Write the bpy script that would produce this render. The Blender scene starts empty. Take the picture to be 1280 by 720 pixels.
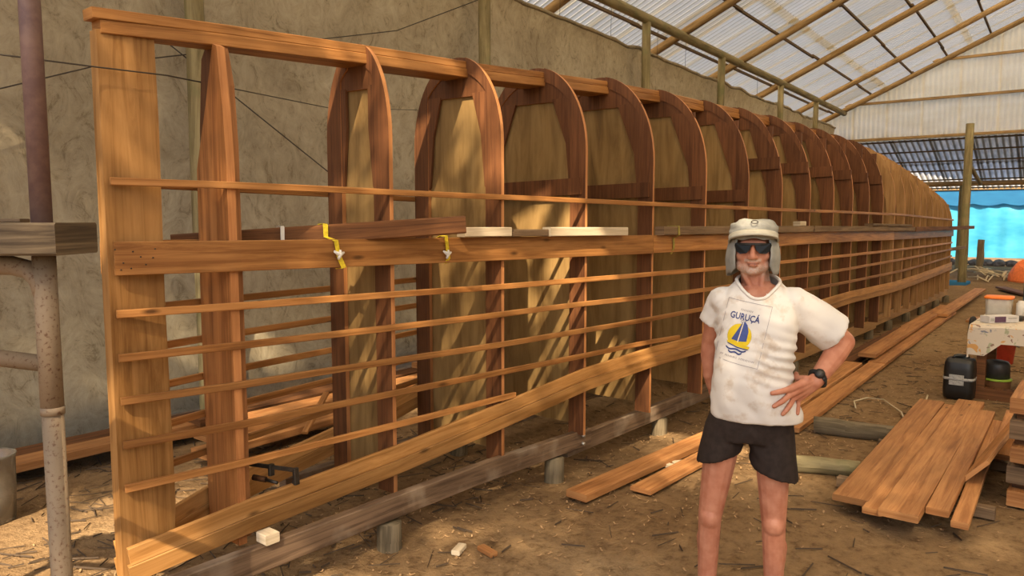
import bpy, bmesh, math, random
from mathutils import Vector, Matrix, noise
from mathutils.bvhtree import BVHTree

random.seed(7)
scene = bpy.context.scene
COL = scene.collection
V = Vector

# ------------------------------------------------------------------ camera
# world: +X runs along the boat hull, +Y towards the tarpaulin wall, Z up; camera above the origin
CAM_F = 930.0
ANG = math.radians(39.25)
PITCH = math.atan(85 / CAM_F)
cam_d = bpy.data.cameras.new('camera')
cam = bpy.data.objects.new('camera', cam_d)
COL.objects.link(cam)
cam_d.sensor_width = 36.0
cam_d.lens = CAM_F / 1280 * 36.0
cam_d.clip_start = 0.05
cam_d.clip_end = 400
cam.location = (0, 0, 1.75)
cam.rotation_euler = (math.pi / 2 - PITCH, 0, ANG - math.pi / 2)
scene.camera = cam

# ------------------------------------------------------------------ light
world = bpy.data.worlds.new('world')
scene.world = world
world.use_nodes = True
wn = world.node_tree
wn.nodes.clear()
wo = wn.nodes.new('ShaderNodeOutputWorld')
wb = wn.nodes.new('ShaderNodeBackground')
sky = wn.nodes.new('ShaderNodeTexSky')
SUN_DIR = V((-0.62, -0.34, 0.70)).normalized()
sky.sky_type = 'NISHITA'
sky.sun_disc = False
sky.sun_elevation = math.asin(SUN_DIR.z)
sky.sun_rotation = math.atan2(SUN_DIR.x, SUN_DIR.y)
sky.air_density = 1.0
sky.dust_density = 3.0
wb.inputs['Strength'].default_value = 0.14
wn.links.new(sky.outputs[0], wb.inputs[0])
wn.links.new(wb.outputs[0], wo.inputs[0])
sun_d = bpy.data.lights.new('sun', 'SUN')
sun_d.energy = 8.0
sun_d.color = (1.0, 0.80, 0.55)
sun_d.angle = math.radians(0.6)
sun = bpy.data.objects.new('sun', sun_d)
COL.objects.link(sun)
sun.rotation_euler = SUN_DIR.to_track_quat('Z', 'Y').to_euler()

vs = scene.view_settings
vs.view_transform = 'Standard'
vs.look = 'None'
vs.gamma = 1.0
vs.use_curve_mapping = False
vs.exposure = 0.8
scene.cycles.max_bounces = 8
scene.cycles.diffuse_bounces = 5
scene.cycles.transmission_bounces = 6
scene.cycles.transparent_max_bounces = 8

GZ = -0.08            # ground level
SHED = math.radians(2.6)   # the shed's axis against the hull's
AX = V((math.cos(SHED), math.sin(SHED), 0))
NN = V((-math.sin(SHED), math.cos(SHED), 0))
def SH(s, d, z):      # shed coordinates -> world
    return AX * s + NN * d + V((0, 0, z))

# ------------------------------------------------------------------ materials
MATS = {}
def new_mat(name):
    m = bpy.data.materials.new(name)
    m.use_nodes = True
    nt = m.node_tree
    for n in list(nt.nodes):
        nt.nodes.remove(n)
    out = nt.nodes.new('ShaderNodeOutputMaterial')
    MATS[name] = m
    return m, nt, out

def N(nt, typ, **kw):
    n = nt.nodes.new(typ)
    for k, v in kw.items():
        if k.startswith('i_'):
            n.inputs[k[2:].replace('_', ' ')].default_value = v
        else:
            setattr(n, k, v)
    return n

def ramp(nt, fac, stops):
    r = nt.nodes.new('ShaderNodeValToRGB')
    el = r.color_ramp.elements
    while len(el) > 1:
        el.remove(el[-1])
    el[0].position = stops[0][0]
    el[0].color = (*stops[0][1], 1) if len(stops[0][1]) == 3 else stops[0][1]
    for p, c in stops[1:]:
        e = el.new(p)
        e.color = (*c, 1) if len(c) == 3 else c
    nt.links.new(fac, r.inputs[0])
    return r.outputs[0]

def mixc(nt, fac, a, b, mode='MIX'):
    m = nt.nodes.new('ShaderNodeMix')
    m.data_type = 'RGBA'
    m.blend_type = mode
    for i, x in ((0, fac), (6, a), (7, b)):
        if isinstance(x, (int, float)):
            m.inputs[i].default_value = x
        elif isinstance(x, tuple):
            m.inputs[i].default_value = (*x, 1)
        else:
            nt.links.new(x, m.inputs[i])
    return m.outputs[2]

def wood(name, dark, light, rough=0.55, grain=26.0, knots=True, vary=0.25, stain=None, ring=0.5):
    """wood with the grain running along U (metres)"""
    m, nt, out = new_mat(name)
    L = nt.links.new
    tc = N(nt, 'ShaderNodeTexCoord')
    oi = N(nt, 'ShaderNodeObjectInfo')
    mul = N(nt, 'ShaderNodeMath', operation='MULTIPLY')
    mul.inputs[1].default_value = 37.0
    L(oi.outputs['Random'], mul.inputs[0])
    add = N(nt, 'ShaderNodeVectorMath', operation='ADD')
    L(tc.outputs['UV'], add.inputs[0])
    cmb = N(nt, 'ShaderNodeCombineXYZ')
    L(mul.outputs[0], cmb.inputs[0]); L(mul.outputs[0], cmb.inputs[1]); L(mul.outputs[0], cmb.inputs[2])
    L(cmb.outputs[0], add.inputs[1])
    mp = N(nt, 'ShaderNodeMapping')
    mp.inputs['Scale'].default_value = (1.1, grain, 1)
    L(add.outputs[0], mp.inputs[0])
    n1 = N(nt, 'ShaderNodeTexNoise', i_Scale=1.0, i_Detail=7.0, i_Roughness=0.68, i_Distortion=0.9)
    L(mp.outputs[0], n1.inputs['Vector'])
    mp2 = N(nt, 'ShaderNodeMapping')
    mp2.inputs['Scale'].default_value = (2.2, 7.0, 1)
    L(add.outputs[0], mp2.inputs[0])
    n2 = N(nt, 'ShaderNodeTexNoise', i_Scale=1.0, i_Detail=3.0, i_Roughness=0.5)
    L(mp2.outputs[0], n2.inputs['Vector'])
    mid = tuple((a + b) / 2 for a, b in zip(dark, light))
    c1 = ramp(nt, n1.outputs['Fac'], [(0.28, tuple(c * 0.72 for c in dark)), (0.40, dark), (0.52, mid), (0.70, light)])
    c2 = ramp(nt, n2.outputs['Fac'], [(0.3, (0.72, 0.68, 0.62)), (0.65, (1.08, 1.05, 1.0))])
    col = mixc(nt, 0.8, c1, c2, 'MULTIPLY')
    if knots:
        mp3 = N(nt, 'ShaderNodeMapping')
        mp3.inputs['Scale'].default_value = (2.0, 6.0, 1)
        L(add.outputs[0], mp3.inputs[0])
        vo = N(nt, 'ShaderNodeTexVoronoi', i_Scale=1.0, i_Randomness=1.0)
        L(mp3.outputs[0], vo.inputs['Vector'])
        k = ramp(nt, vo.outputs['Distance'], [(0.03, (1, 1, 1)), (0.10, (0, 0, 0))])
        col = mixc(nt, k, col, tuple(c * 0.35 for c in dark))
    if stain:
        n3 = N(nt, 'ShaderNodeTexNoise', i_Scale=3.5, i_Detail=4.0)
        L(add.outputs[0], n3.inputs['Vector'])
        k = ramp(nt, n3.outputs['Fac'], [(0.52, (0, 0, 0)), (0.7, (0.8, 0.8, 0.8))])
        col = mixc(nt, k, col, stain)
    hs = N(nt, 'ShaderNodeHueSaturation')
    mr = N(nt, 'ShaderNodeMapRange')
    mr.inputs[3].default_value = 1 - vary
    mr.inputs[4].default_value = 1 + vary
    L(oi.outputs['Random'], mr.inputs[0])
    L(mr.outputs[0], hs.inputs['Value'])
    L(col, hs.inputs['Color'])
    b = N(nt, 'ShaderNodeBsdfPrincipled', i_Roughness=rough)
    b.inputs['Specular IOR Level'].default_value = 0.25
    L(hs.outputs[0], b.inputs['Base Color'])
    bp = N(nt, 'ShaderNodeBump', i_Strength=0.25, i_Distance=0.004)
    L(n1.outputs['Fac'], bp.inputs['Height'])
    L(bp.outputs[0], b.inputs['Normal'])
    L(b.outputs[0], out.inputs[0])
    return m

def plain(name, col, rough=0.6, metal=0.0, spec=0.4, var=0.0, scale=20.0, col2=None, bump=0.0, thr=(0.4, 0.65), transmission=0.0, alpha=1.0):
    """surface with a noise mottling in object coordinates"""
    m, nt, out = new_mat(name)
    L = nt.links.new
    b = N(nt, 'ShaderNodeBsdfPrincipled', i_Roughness=rough, i_Metallic=metal)
    b.inputs['Specular IOR Level'].default_value = spec
    b.inputs['Transmission Weight'].default_value = transmission
    tc = N(nt, 'ShaderNodeTexCoord')
    n1 = N(nt, 'ShaderNodeTexNoise', i_Scale=scale, i_Detail=5.0, i_Roughness=0.6)
    L(tc.outputs['Object'], n1.inputs['Vector'])
    c2 = col2 if col2 else tuple(c * (1 - var) for c in col)
    c = ramp(nt, n1.outputs['Fac'], [(thr[0], col), (thr[1], c2)])
    L(c, b.inputs['Base Color'])
    if bump:
        bp = N(nt, 'ShaderNodeBump', i_Strength=0.5, i_Distance=bump)
        L(n1.outputs['Fac'], bp.inputs['Height'])
        L(bp.outputs[0], b.inputs['Normal'])
    L(b.outputs[0], out.inputs[0])
    return m

wood('fir', (0.255, 0.108, 0.030), (0.47, 0.235, 0.080), 0.5)
wood('stem_fir', (0.30, 0.145, 0.042), (0.52, 0.285, 0.105), 0.5, grain=18)
wood('fir_red', (0.20, 0.078, 0.024), (0.36, 0.160, 0.053), 0.5, knots=False)
wood('red_wood', (0.100, 0.040, 0.017), (0.180, 0.076, 0.031), 0.55, knots=False, vary=0.15)
wood('lit_frame_edge', (0.33, 0.14, 0.052), (0.50, 0.24, 0.095), 0.55, knots=False)  # light on the frame edges, painted in as a lighter wood tone
wood('plywood', (0.22, 0.135, 0.05), (0.34, 0.225, 0.09), 0.6, grain=9, knots=False, vary=0.12)
wood('pale_wood', (0.30, 0.17, 0.07), (0.43, 0.265, 0.12), 0.6, knots=False, vary=0.12)
wood('rough_brown', (0.085, 0.036, 0.014), (0.20, 0.085, 0.030), 0.75, vary=0.15, knots=False)
wood('white_board', (0.50, 0.42, 0.30), (0.72, 0.63, 0.48), 0.7, vary=0.1)
wood('grey_plank', (0.13, 0.085, 0.05), (0.26, 0.18, 0.11), 0.75, vary=0.15)
wood('old_beam', (0.10, 0.065, 0.042), (0.24, 0.165, 0.11), 0.55, vary=0.15, knots=False, stain=(0.30, 0.24, 0.18))
wood('scaffold_timber', (0.075, 0.055, 0.035), (0.26, 0.20, 0.125), 0.8, grain=14, vary=0.05, stain=(0.11, 0.08, 0.05))
wood('lumber', (0.30, 0.13, 0.045), (0.50, 0.26, 0.105), 0.6, vary=0.18)
wood('log', (0.15, 0.125, 0.065), (0.29, 0.25, 0.14), 0.75, grain=12, vary=0.12, knots=False, stain=(0.15, 0.15, 0.07))
wood('rafter_log', (0.20, 0.135, 0.065), (0.36, 0.25, 0.125), 0.75, grain=9, vary=0.12, knots=False)
wood('purlin_wood', (0.08, 0.055, 0.03), (0.16, 0.11, 0.06), 0.8, vary=0.1, knots=False)
wood('stake', (0.10, 0.08, 0.05), (0.22, 0.18, 0.12), 0.8, vary=0.1, knots=False)

def tarp_mat():
    m, nt, out = new_mat('tarpaulin')
    L = nt.links.new
    tc = N(nt, 'ShaderNodeTexCoord')
    n1 = N(nt, 'ShaderNodeTexNoise', i_Scale=0.9, i_Detail=8.0, i_Roughness=0.68, i_Distortion=0.8)
    L(tc.outputs['Object'], n1.inputs['Vector'])
    mp = N(nt, 'ShaderNodeMapping')
    mp.inputs['Scale'].default_value = (2.4, 2.4, 1.7)
    mp.inputs['Rotation'].default_value = (0, 0.25, 0)
    L(tc.outputs['Object'], mp.inputs[0])
    n2 = N(nt, 'ShaderNodeTexNoise', i_Scale=1.9, i_Detail=10.0, i_Roughness=0.80, i_Distortion=1.8)
    L(mp.outputs[0], n2.inputs['Vector'])
    c = ramp(nt, n1.outputs['Fac'], [(0.3, (0.25, 0.205, 0.135)), (0.5, (0.37, 0.315, 0.215)), (0.72, (0.44, 0.385, 0.275))])
    c2 = ramp(nt, n2.outputs['Fac'], [(0.34, (0.45, 0.41, 0.34)), (0.45, (0.86, 0.84, 0.80)), (0.55, (1.0, 1.0, 0.98)), (0.66, (1.16, 1.14, 1.10))])
    col = mixc(nt, 0.9, c, c2, 'MULTIPLY')
    # crease lines
    dn = N(nt, 'ShaderNodeTexNoise', i_Scale=1.5, i_Detail=3.0)
    L(tc.outputs['Object'], dn.inputs['Vector'])
    vadd = N(nt, 'ShaderNodeVectorMath', operation='MULTIPLY_ADD')
    vadd.inputs[1].default_value = (0.5, 0.5, 0.5)
    L(dn.outputs['Color'], vadd.inputs[0])
    L(tc.outputs['Object'], vadd.inputs[2])
    vo = N(nt, 'ShaderNodeTexVoronoi', feature='DISTANCE_TO_EDGE', i_Scale=1.9)
    L(vadd.outputs[0], vo.inputs['Vector'])
    k = ramp(nt, vo.outputs['Distance'], [(0.0, (0.55, 0.55, 0.55)), (0.012, (0, 0, 0))])
    brk = ramp(nt, n2.outputs['Fac'], [(0.42, (1, 1, 1)), (0.52, (0, 0, 0))])
    kk = mixc(nt, 1.0, k, brk, 'MULTIPLY')
    col = mixc(nt, kk, col, (0.14, 0.11, 0.06))
    d = N(nt, 'ShaderNodeBsdfPrincipled', i_Roughness=0.6)
    d.inputs['Specular IOR Level'].default_value = 0.2
    L(col, d.inputs['Base Color'])
    bp = N(nt, 'ShaderNodeBump', i_Strength=0.55, i_Distance=0.03)
    L(n2.outputs['Fac'], bp.inputs['Height'])
    L(bp.outputs[0], d.inputs['Normal'])
    tr = N(nt, 'ShaderNodeBsdfTranslucent')
    L(col, tr.inputs[0])
    mx = N(nt, 'ShaderNodeMixShader')
    mx.inputs[0].default_value = 0.22
    L(d.outputs[0], mx.inputs[1]); L(tr.outputs[0], mx.inputs[2])
    L(mx.outputs[0], out.inputs[0])
tarp_mat()

def sheet_mat(name, base, dirt, trans=0.75, seed_scale=1.0, valley=0.0):
    """translucent fibreglass sheet"""
    m, nt, out = new_mat(name)
    L = nt.links.new
    tc = N(nt, 'ShaderNodeTexCoord')
    oi = N(nt, 'ShaderNodeObjectInfo')
    mul = N(nt, 'ShaderNodeVectorMath', operation='MULTIPLY_ADD')
    mul.inputs[1].default_value = (1.2, 0.25, 1)
    L(tc.outputs['Object'], mul.inputs[0])
    cmb = N(nt, 'ShaderNodeCombineXYZ')
    m2 = N(nt, 'ShaderNodeMath', operation='MULTIPLY'); m2.inputs[1].default_value = 40
    L(oi.outputs['Random'], m2.inputs[0])
    L(m2.outputs[0], cmb.inputs[0]); L(m2.outputs[0], cmb.inputs[1])
    L(cmb.outputs[0], mul.inputs[2])
    n1 = N(nt, 'ShaderNodeTexNoise', i_Scale=2.5 * seed_scale, i_Detail=5.0)
    L(mul.outputs[0], n1.inputs['Vector'])
    c = ramp(nt, n1.outputs['Fac'], [(0.35, base), (0.7, dirt)])
    r = ramp(nt, oi.outputs['Random'], [(0.0, (1, 1, 1)), (0.80, (0.95, 0.94, 0.92)), (0.88, (0.84, 0.78, 0.66)), (1.0, (0.88, 0.83, 0.74))])
    col = mixc(nt, 1.0, c, r, 'MULTIPLY')
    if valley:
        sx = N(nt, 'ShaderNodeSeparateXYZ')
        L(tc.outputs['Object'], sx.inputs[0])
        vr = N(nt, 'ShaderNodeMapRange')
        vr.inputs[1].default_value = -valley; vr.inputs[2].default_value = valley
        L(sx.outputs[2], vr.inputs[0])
        valley_shade = ramp(nt, vr.outputs[0], [(0.10, (0.36, 0.32, 0.25)), (0.36, (0.72, 0.68, 0.60)), (0.55, (1, 1, 1))])  # corrugation shading put into the colour: troughs darker than crests
        col = mixc(nt, 1.0, col, valley_shade, 'MULTIPLY')
    d = N(nt, 'ShaderNodeBsdfDiffuse')
    t = N(nt, 'ShaderNodeBsdfTranslucent')
    g = N(nt, 'ShaderNodeBsdfGlossy', i_Roughness=0.35)
    L(col, d.inputs[0]); L(col, t.inputs[0])
    mx = N(nt, 'ShaderNodeMixShader'); mx.inputs[0].default_value = trans
    L(d.outputs[0], mx.inputs[1]); L(t.outputs[0], mx.inputs[2])
    mx2 = N(nt, 'ShaderNodeMixShader'); mx2.inputs[0].default_value = 0.04
    L(mx.outputs[0], mx2.inputs[1]); L(g.outputs[0], mx2.inputs[2])
    L(mx2.outputs[0], out.inputs[0])
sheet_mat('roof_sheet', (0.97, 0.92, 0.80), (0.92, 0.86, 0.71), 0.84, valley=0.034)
sheet_mat('gable_sheet', (0.90, 0.87, 0.80), (0.78, 0.73, 0.62), 0.6)
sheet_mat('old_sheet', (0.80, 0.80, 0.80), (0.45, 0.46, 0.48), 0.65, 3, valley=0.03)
sheet_mat('blue_cloth', (0.09, 0.50, 0.78), (0.05, 0.40, 0.68), 0.3, 2)
sheet_mat('blue_shade_and_scrap', (0.035, 0.20, 0.42), (0.03, 0.16, 0.36), 0.1, 2)  # darker blue: painted shade on the screen's top, also the floor scrap

def ground_mat():
    m, nt, out = new_mat('sandy_ground')
    L = nt.links.new
    tc = N(nt, 'ShaderNodeTexCoord')
    n1 = N(nt, 'ShaderNodeTexNoise', i_Scale=0.7, i_Detail=6.0, i_Roughness=0.6)
    n2 = N(nt, 'ShaderNodeTexNoise', i_Scale=14.0, i_Detail=6.0, i_Roughness=0.7)
    n3 = N(nt, 'ShaderNodeTexNoise', i_Scale=60.0, i_Detail=3.0)
    for n in (n1, n2, n3):
        L(tc.outputs['Object'], n.inputs['Vector'])
    c = ramp(nt, n1.outputs['Fac'], [(0.3, (0.17, 0.105, 0.052)), (0.55, (0.235, 0.155, 0.082)), (0.75, (0.31, 0.22, 0.125))])
    c2 = ramp(nt, n2.outputs['Fac'], [(0.30, (0.42, 0.36, 0.30)), (0.48, (0.95, 0.93, 0.9)), (0.7, (1.2, 1.17, 1.1))])
    col = mixc(nt, 0.9, c, c2, 'MULTIPLY')
    b = N(nt, 'ShaderNodeBsdfPrincipled', i_Roughness=0.95)
    b.inputs['Specular IOR Level'].default_value = 0.1
    L(col, b.inputs['Base Color'])
    ad = N(nt, 'ShaderNodeMath', operation='MULTIPLY_ADD')
    ad.inputs[1].default_value = 0.35
    L(n3.outputs['Fac'], ad.inputs[0]); L(n2.outputs['Fac'], ad.inputs[2])
    bp = N(nt, 'ShaderNodeBump', i_Strength=0.9, i_Distance=0.03)
    L(ad.outputs[0], bp.inputs['Height'])
    L(bp.outputs[0], b.inputs['Normal'])
    L(b.outputs[0], out.inputs[0])
ground_mat()

plain('rust_pipe', (0.215, 0.16, 0.105), 0.75, 0.1, col2=(0.11, 0.055, 0.028), scale=85, thr=(0.55, 0.68), bump=0.001)
plain('purple_pipe', (0.125, 0.072, 0.066), 0.55, 0.1, col2=(0.18, 0.11, 0.09), scale=20)
plain('dark_metal', (0.07, 0.06, 0.05), 0.45, 0.7, var=0.4)
plain('bolt_metal', (0.5, 0.48, 0.44), 0.4, 0.8, var=0.3)
plain('yellow_strap', (0.75, 0.58, 0.03), 0.6, var=0.3, scale=60)
plain('olive_strap', (0.33, 0.27, 0.05), 0.6, var=0.3, scale=60)
plain('white_plastic', (0.75, 0.73, 0.68), 0.5, var=0.1)
plain('cord', (0.05, 0.04, 0.03), 0.8)
plain('pale_cord', (0.50, 0.42, 0.28), 0.8)
plain('shaving', (0.40, 0.25, 0.12), 0.7, var=0.3, scale=9)
plain('twig', (0.07, 0.045, 0.025), 0.85, var=0.3)
plain('black_plastic', (0.012, 0.012, 0.012), 0.4, var=0.3, spec=0.5)
plain('grey_label', (0.42, 0.42, 0.40), 0.5, var=0.35, scale=60)
plain('orange_plastic', (0.85, 0.22, 0.03), 0.45)
plain('red_plastic', (0.50, 0.055, 0.03), 0.45, var=0.2)
plain('frosted', (0.70, 0.66, 0.58), 0.35, var=0.15, scale=12, transmission=0.35)
plain('pink_plastic', (0.75, 0.25, 0.25), 0.5)
plain('green_plastic', (0.35, 0.50, 0.05), 0.5)
plain('dark_jug', (0.05, 0.045, 0.04), 0.4, var=0.3)
plain('card', (0.62, 0.60, 0.60), 0.6, var=0.1)
plain('card_purple', (0.10, 0.05, 0.10), 0.6)
plain('dark_cloth', (0.035, 0.03, 0.027), 0.85, var=0.3, scale=9)
plain('plastic_bag', (0.62, 0.58, 0.50), 0.25, var=0.2, scale=9, transmission=0.85)
plain('orange_cloth', (0.80, 0.20, 0.06), 0.7, var=0.2)
plain('stone', (0.12, 0.10, 0.085), 0.9, var=0.6, scale=6, bump=0.02)
plain('bark', (0.10, 0.07, 0.045), 0.9, var=0.4)
plain('leaf', (0.06, 0.13, 0.03), 0.6, var=0.3)

def cloth_paint():
    m, nt, out = new_mat('paint_cloth')
    L = nt.links.new
    tc = N(nt, 'ShaderNodeTexCoord')
    b = N(nt, 'ShaderNodeBsdfPrincipled', i_Roughness=0.75)
    col = None
    base = (0.60, 0.53, 0.43)
    cols = [(0.10, 0.13, 0.22), (0.62, 0.30, 0.05), (0.33, 0.36, 0.22), (0.20, 0.10, 0.07)]
    cur = base
    for i, c in enumerate(cols):
        n = N(nt, 'ShaderNodeTexNoise', i_Scale=7.0 + i, i_Detail=3.0, i_Distortion=1.0)
        mp = N(nt, 'ShaderNodeMapping'); mp.inputs['Location'].default_value = (i * 7.3, i * 3.1, i)
        L(tc.outputs['Object'], mp.inputs[0]); L(mp.outputs[0], n.inputs['Vector'])
        k = ramp(nt, n.outputs['Fac'], [(0.63, (0, 0, 0)), (0.66, (0.85, 0.85, 0.85))])
        cur = mixc(nt, k, cur, c)
    L(cur, b.inputs['Base Color'])
    L(b.outputs[0], out.inputs[0])
cloth_paint()

def skin_mat():
    m, nt, out = new_mat('skin')
    L = nt.links.new
    tc = N(nt, 'ShaderNodeTexCoord')
    at = N(nt, 'ShaderNodeAttribute', attribute_name='beard')
    n1 = N(nt, 'ShaderNodeTexNoise', i_Scale=22.0, i_Detail=5.0)
    L(tc.outputs['Object'], n1.inputs['Vector'])
    n2 = N(nt, 'ShaderNodeTexNoise', i_Scale=170.0, i_Detail=2.0)
    L(tc.outputs['Object'], n2.inputs['Vector'])
    c = ramp(nt, n1.outputs['Fac'], [(0.3, (0.40, 0.150, 0.085)), (0.7, (0.52, 0.235, 0.145))])
    k = N(nt, 'ShaderNodeMath', operation='MULTIPLY')
    kk = ramp(nt, n2.outputs['Fac'], [(0.35, (0.25, 0.25, 0.25)), (0.55, (1, 1, 1))])
    L(at.outputs['Fac'], k.inputs[0]); L(kk, k.inputs[1])
    col = mixc(nt, k.outputs[0], c, (0.50, 0.42, 0.35))
    at2 = N(nt, 'ShaderNodeAttribute', attribute_name='lip')
    col = mixc(nt, at2.outputs['Fac'], col, (0.22, 0.085, 0.06))
    b = N(nt, 'ShaderNodeBsdfPrincipled', i_Roughness=0.5)
    b.inputs['Specular IOR Level'].default_value = 0.35
    b.inputs['Subsurface Weight'].default_value = 0.0
    L(col, b.inputs['Base Color'])
    bp = N(nt, 'ShaderNodeBump', i_Strength=0.2, i_Distance=0.002)
    L(n2.outputs['Fac'], bp.inputs['Height']); L(bp.outputs[0], b.inputs['Normal'])
    L(b.outputs[0], out.inputs[0])
skin_mat()
plain('shirt_cotton', (0.68, 0.655, 0.61), 0.85, col2=(0.47, 0.36, 0.25), scale=11, thr=(0.53, 0.76), spec=0.1)
plain('shorts_cloth', (0.035, 0.025, 0.021), 0.85, var=0.3, scale=30, spec=0.15)
plain('hat_cloth', (0.30, 0.30, 0.27), 0.85, var=0.22, scale=18, spec=0.1)
plain('hat_brim', (0.40, 0.38, 0.31), 0.85, var=0.15, scale=18, spec=0.1)
plain('lens', (0.006, 0.006, 0.006), 0.25, spec=0.25)
plain('frame_black', (0.012, 0.012, 0.012), 0.3)
plain('print_blue', (0.05, 0.07, 0.22), 0.8, var=0.2, spec=0.1)
plain('print_sail', (0.07, 0.10, 0.28), 0.8, var=0.2, spec=0.1)
plain('print_yellow', (0.70, 0.52, 0.03), 0.8, var=0.1, spec=0.1)
plain('print_grey', (0.28, 0.26, 0.28), 0.8, spec=0.1)
plain('print_white', (0.78, 0.76, 0.70), 0.8, spec=0.1)

# ------------------------------------------------------------------ object helpers
WP = {}     # world position of every object with children
def tag(o, label=None, cat=None, group=None, kind=None):
    if label: o['label'] = label
    if cat: o['category'] = cat
    if group: o['group'] = group
    if kind: o['kind'] = kind
    return o

def empty(name, loc, label=None, cat=None, group=None, kind=None, parent=None):
    o = bpy.data.objects.new(name, None)
    o.empty_display_size = 0.2
    COL.objects.link(o)
    loc = V(loc)
    if parent is not None:
        o.parent = parent
        o.location = loc - WP[parent]
    else:
        o.location = loc
    WP[o] = loc
    return tag(o, label, cat, group, kind)

def link_mesh(name, me, origin, parent=None, rot=None):
    o = bpy.data.objects.new(name, me)
    COL.objects.link(o)
    origin = V(origin)
    if parent is not None:
        o.parent = parent
        o.location = origin - WP[parent]
    else:
        o.location = origin
    if rot is not None:
        o.rotation_euler = rot
    WP[o] = origin
    return o

def add(name, verts, faces, mat, parent=None, uvs=None, smooth=False, mats=None, fmat=None, origin=None):
    """world-space verts -> one mesh object, origin at the base centre; uvs: per face list of (u,v)"""
    verts = [V(v) for v in verts]
    if origin is None:
        c = sum(verts, V((0, 0, 0))) / len(verts)
        c.z = min(v.z for v in verts)
    else:
        c = V(origin)
    me = bpy.data.meshes.new(name)
    me.from_pydata([v - c for v in verts], [], faces)
    for mm in (mats or [mat]):
        me.materials.append(MATS[mm])
    if uvs:
        lay = me.uv_layers.new(name='UVMap')
        i = 0
        flat = []
        for f in uvs:
            for (a, b) in f:
                flat += [a, b]
        lay.data.foreach_set('uv', flat)
    if fmat:
        me.polygons.foreach_set('material_index', fmat)
    if smooth:
        me.polygons.foreach_set('use_smooth', [True] * len(me.polygons))
    me.update()
    return link_mesh(name, me, c, parent)

def sect(w, h, c=0.004):
    """chamfered rectangle, (a along width, b along height)"""
    w /= 2; h /= 2
    c = min(c, w * 0.4, h * 0.4)
    return [(w - c, -h), (w, -h + c), (w, h - c), (w - c, h), (-w + c, h), (-w, h - c), (-w, -h + c), (-w + c, -h)]

def sweep(name, pts, w, h, mat, parent=None, up=V((0, 0, 1)), cham=0.004, closed_caps=True, side=None, smooth=False, section=None, wsc=None):
    """sweep a chamfered rectangle (w sideways, h along up) along points"""
    pts = [V(p) for p in pts]
    sc = section or sect(w, h, cham)
    n = len(sc)
    per = [0]
    for i in range(n):
        a, b = sc[i], sc[(i + 1) % n]
        per.append(per[-1] + math.hypot(a[0] - b[0], a[1] - b[1]))
    verts, faces, uvs = [], [], []
    u = 0
    us = []
    for i, p in enumerate(pts):
        if i: u += (p - pts[i - 1]).length
        us.append(u)
        t = (pts[min(i + 1, len(pts) - 1)] - pts[max(i - 1, 0)]).normalized()
        s = t.cross(up)
        if s.length < 1e-4: s = V((1, 0, 0))
        s.normalize()
        if side is not None: s = V(side)
        uu = s.cross(t).normalized()
        for (a, b) in sc:
            verts.append(p + s * a * (wsc[i] if wsc else 1.0) + uu * b)
    for i in range(len(pts) - 1):
        for j in range(n):
            k = (j + 1) % n
            faces.append((i * n + j, i * n + k, (i + 1) * n + k, (i + 1) * n + j))
            uvs.append(((us[i], per[j]), (us[i], per[j + 1]), (us[i + 1], per[j + 1]), (us[i + 1], per[j])))
    m = (len(pts) - 1) * n
    faces.append(tuple(range(n - 1, -1, -1)))
    uvs.append(tuple((sc[j][0] * 0.3, sc[j][1]) for j in range(n - 1, -1, -1)))
    faces.append(tuple(range(m, m + n)))
    uvs.append(tuple((sc[j][0] * 0.3 + 5, sc[j][1]) for j in range(n)))
    return add(name, verts, faces, mat, parent, uvs, smooth)

def board(name, p0, p1, w, t, mat, parent=None, up=V((0, 0, 1)), cham=0.004, bow=0.0, seg=1):
    p0, p1 = V(p0), V(p1)
    pts = []
    for i in range(seg + 1):
        f = i / seg
        pts.append(p0.lerp(p1, f) + up * bow * math.sin(f * math.pi))
    return sweep(name, pts, w, t, mat, parent, up, cham)

def tube(name, pts, r, mat, parent=None, n=10, wob=0.0, smooth=True, flat_caps=True):
    pts = [V(p) for p in pts]
    rs = r if isinstance(r, (list, tuple)) else [r] * len(pts)
    verts, faces, uvs = [], [], []
    u = 0
    prev = None
    for i, p in enumerate(pts):
        t = (pts[min(i + 1, len(pts) - 1)] - pts[max(i - 1, 0)]).normalized()
        ref = V((0, 0, 1)) if abs(t.z) < 0.95 else V((1, 0, 0))
        if prev is not None:
            s = prev - t * prev.dot(t)
            s.normalize()
        else:
            s = t.cross(ref).normalized()
        prev = s
        q = t.cross(s).normalized()
        for j in range(n):
            a = 2 * math.pi * j / n
            rr = rs[i] * (1 + wob * noise.noise(V((math.cos(a) * 1.3, math.sin(a) * 1.3, i * 0.7)) + p * 0.1))
            verts.append(p + s * math.cos(a) * rr + q * math.sin(a) * rr)
    us = [0]
    for i in range(1, len(pts)): us.append(us[-1] + (pts[i] - pts[i - 1]).length)
    for i in range(len(pts) - 1):
        c = 2 * math.pi * rs[i]
        for j in range(n):
            k = (j + 1) % n
            faces.append((i * n + j, i * n + k, (i + 1) * n + k, (i + 1) * n + j))
            uvs.append(((us[i], c * j / n), (us[i], c * (j + 1) / n), (us[i + 1], c * (j + 1) / n), (us[i + 1], c * j / n)))
    m = (len(pts) - 1) * n
    faces.append(tuple(range(n - 1, -1, -1))); uvs.append(tuple((0.1, 0.1 * j / n) for j in range(n)))
    faces.append(tuple(range(m, m + n))); uvs.append(tuple((0.1, 0.1 * j / n) for j in range(n)))
    return add(name, verts, faces, mat, parent, uvs, smooth)

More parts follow.
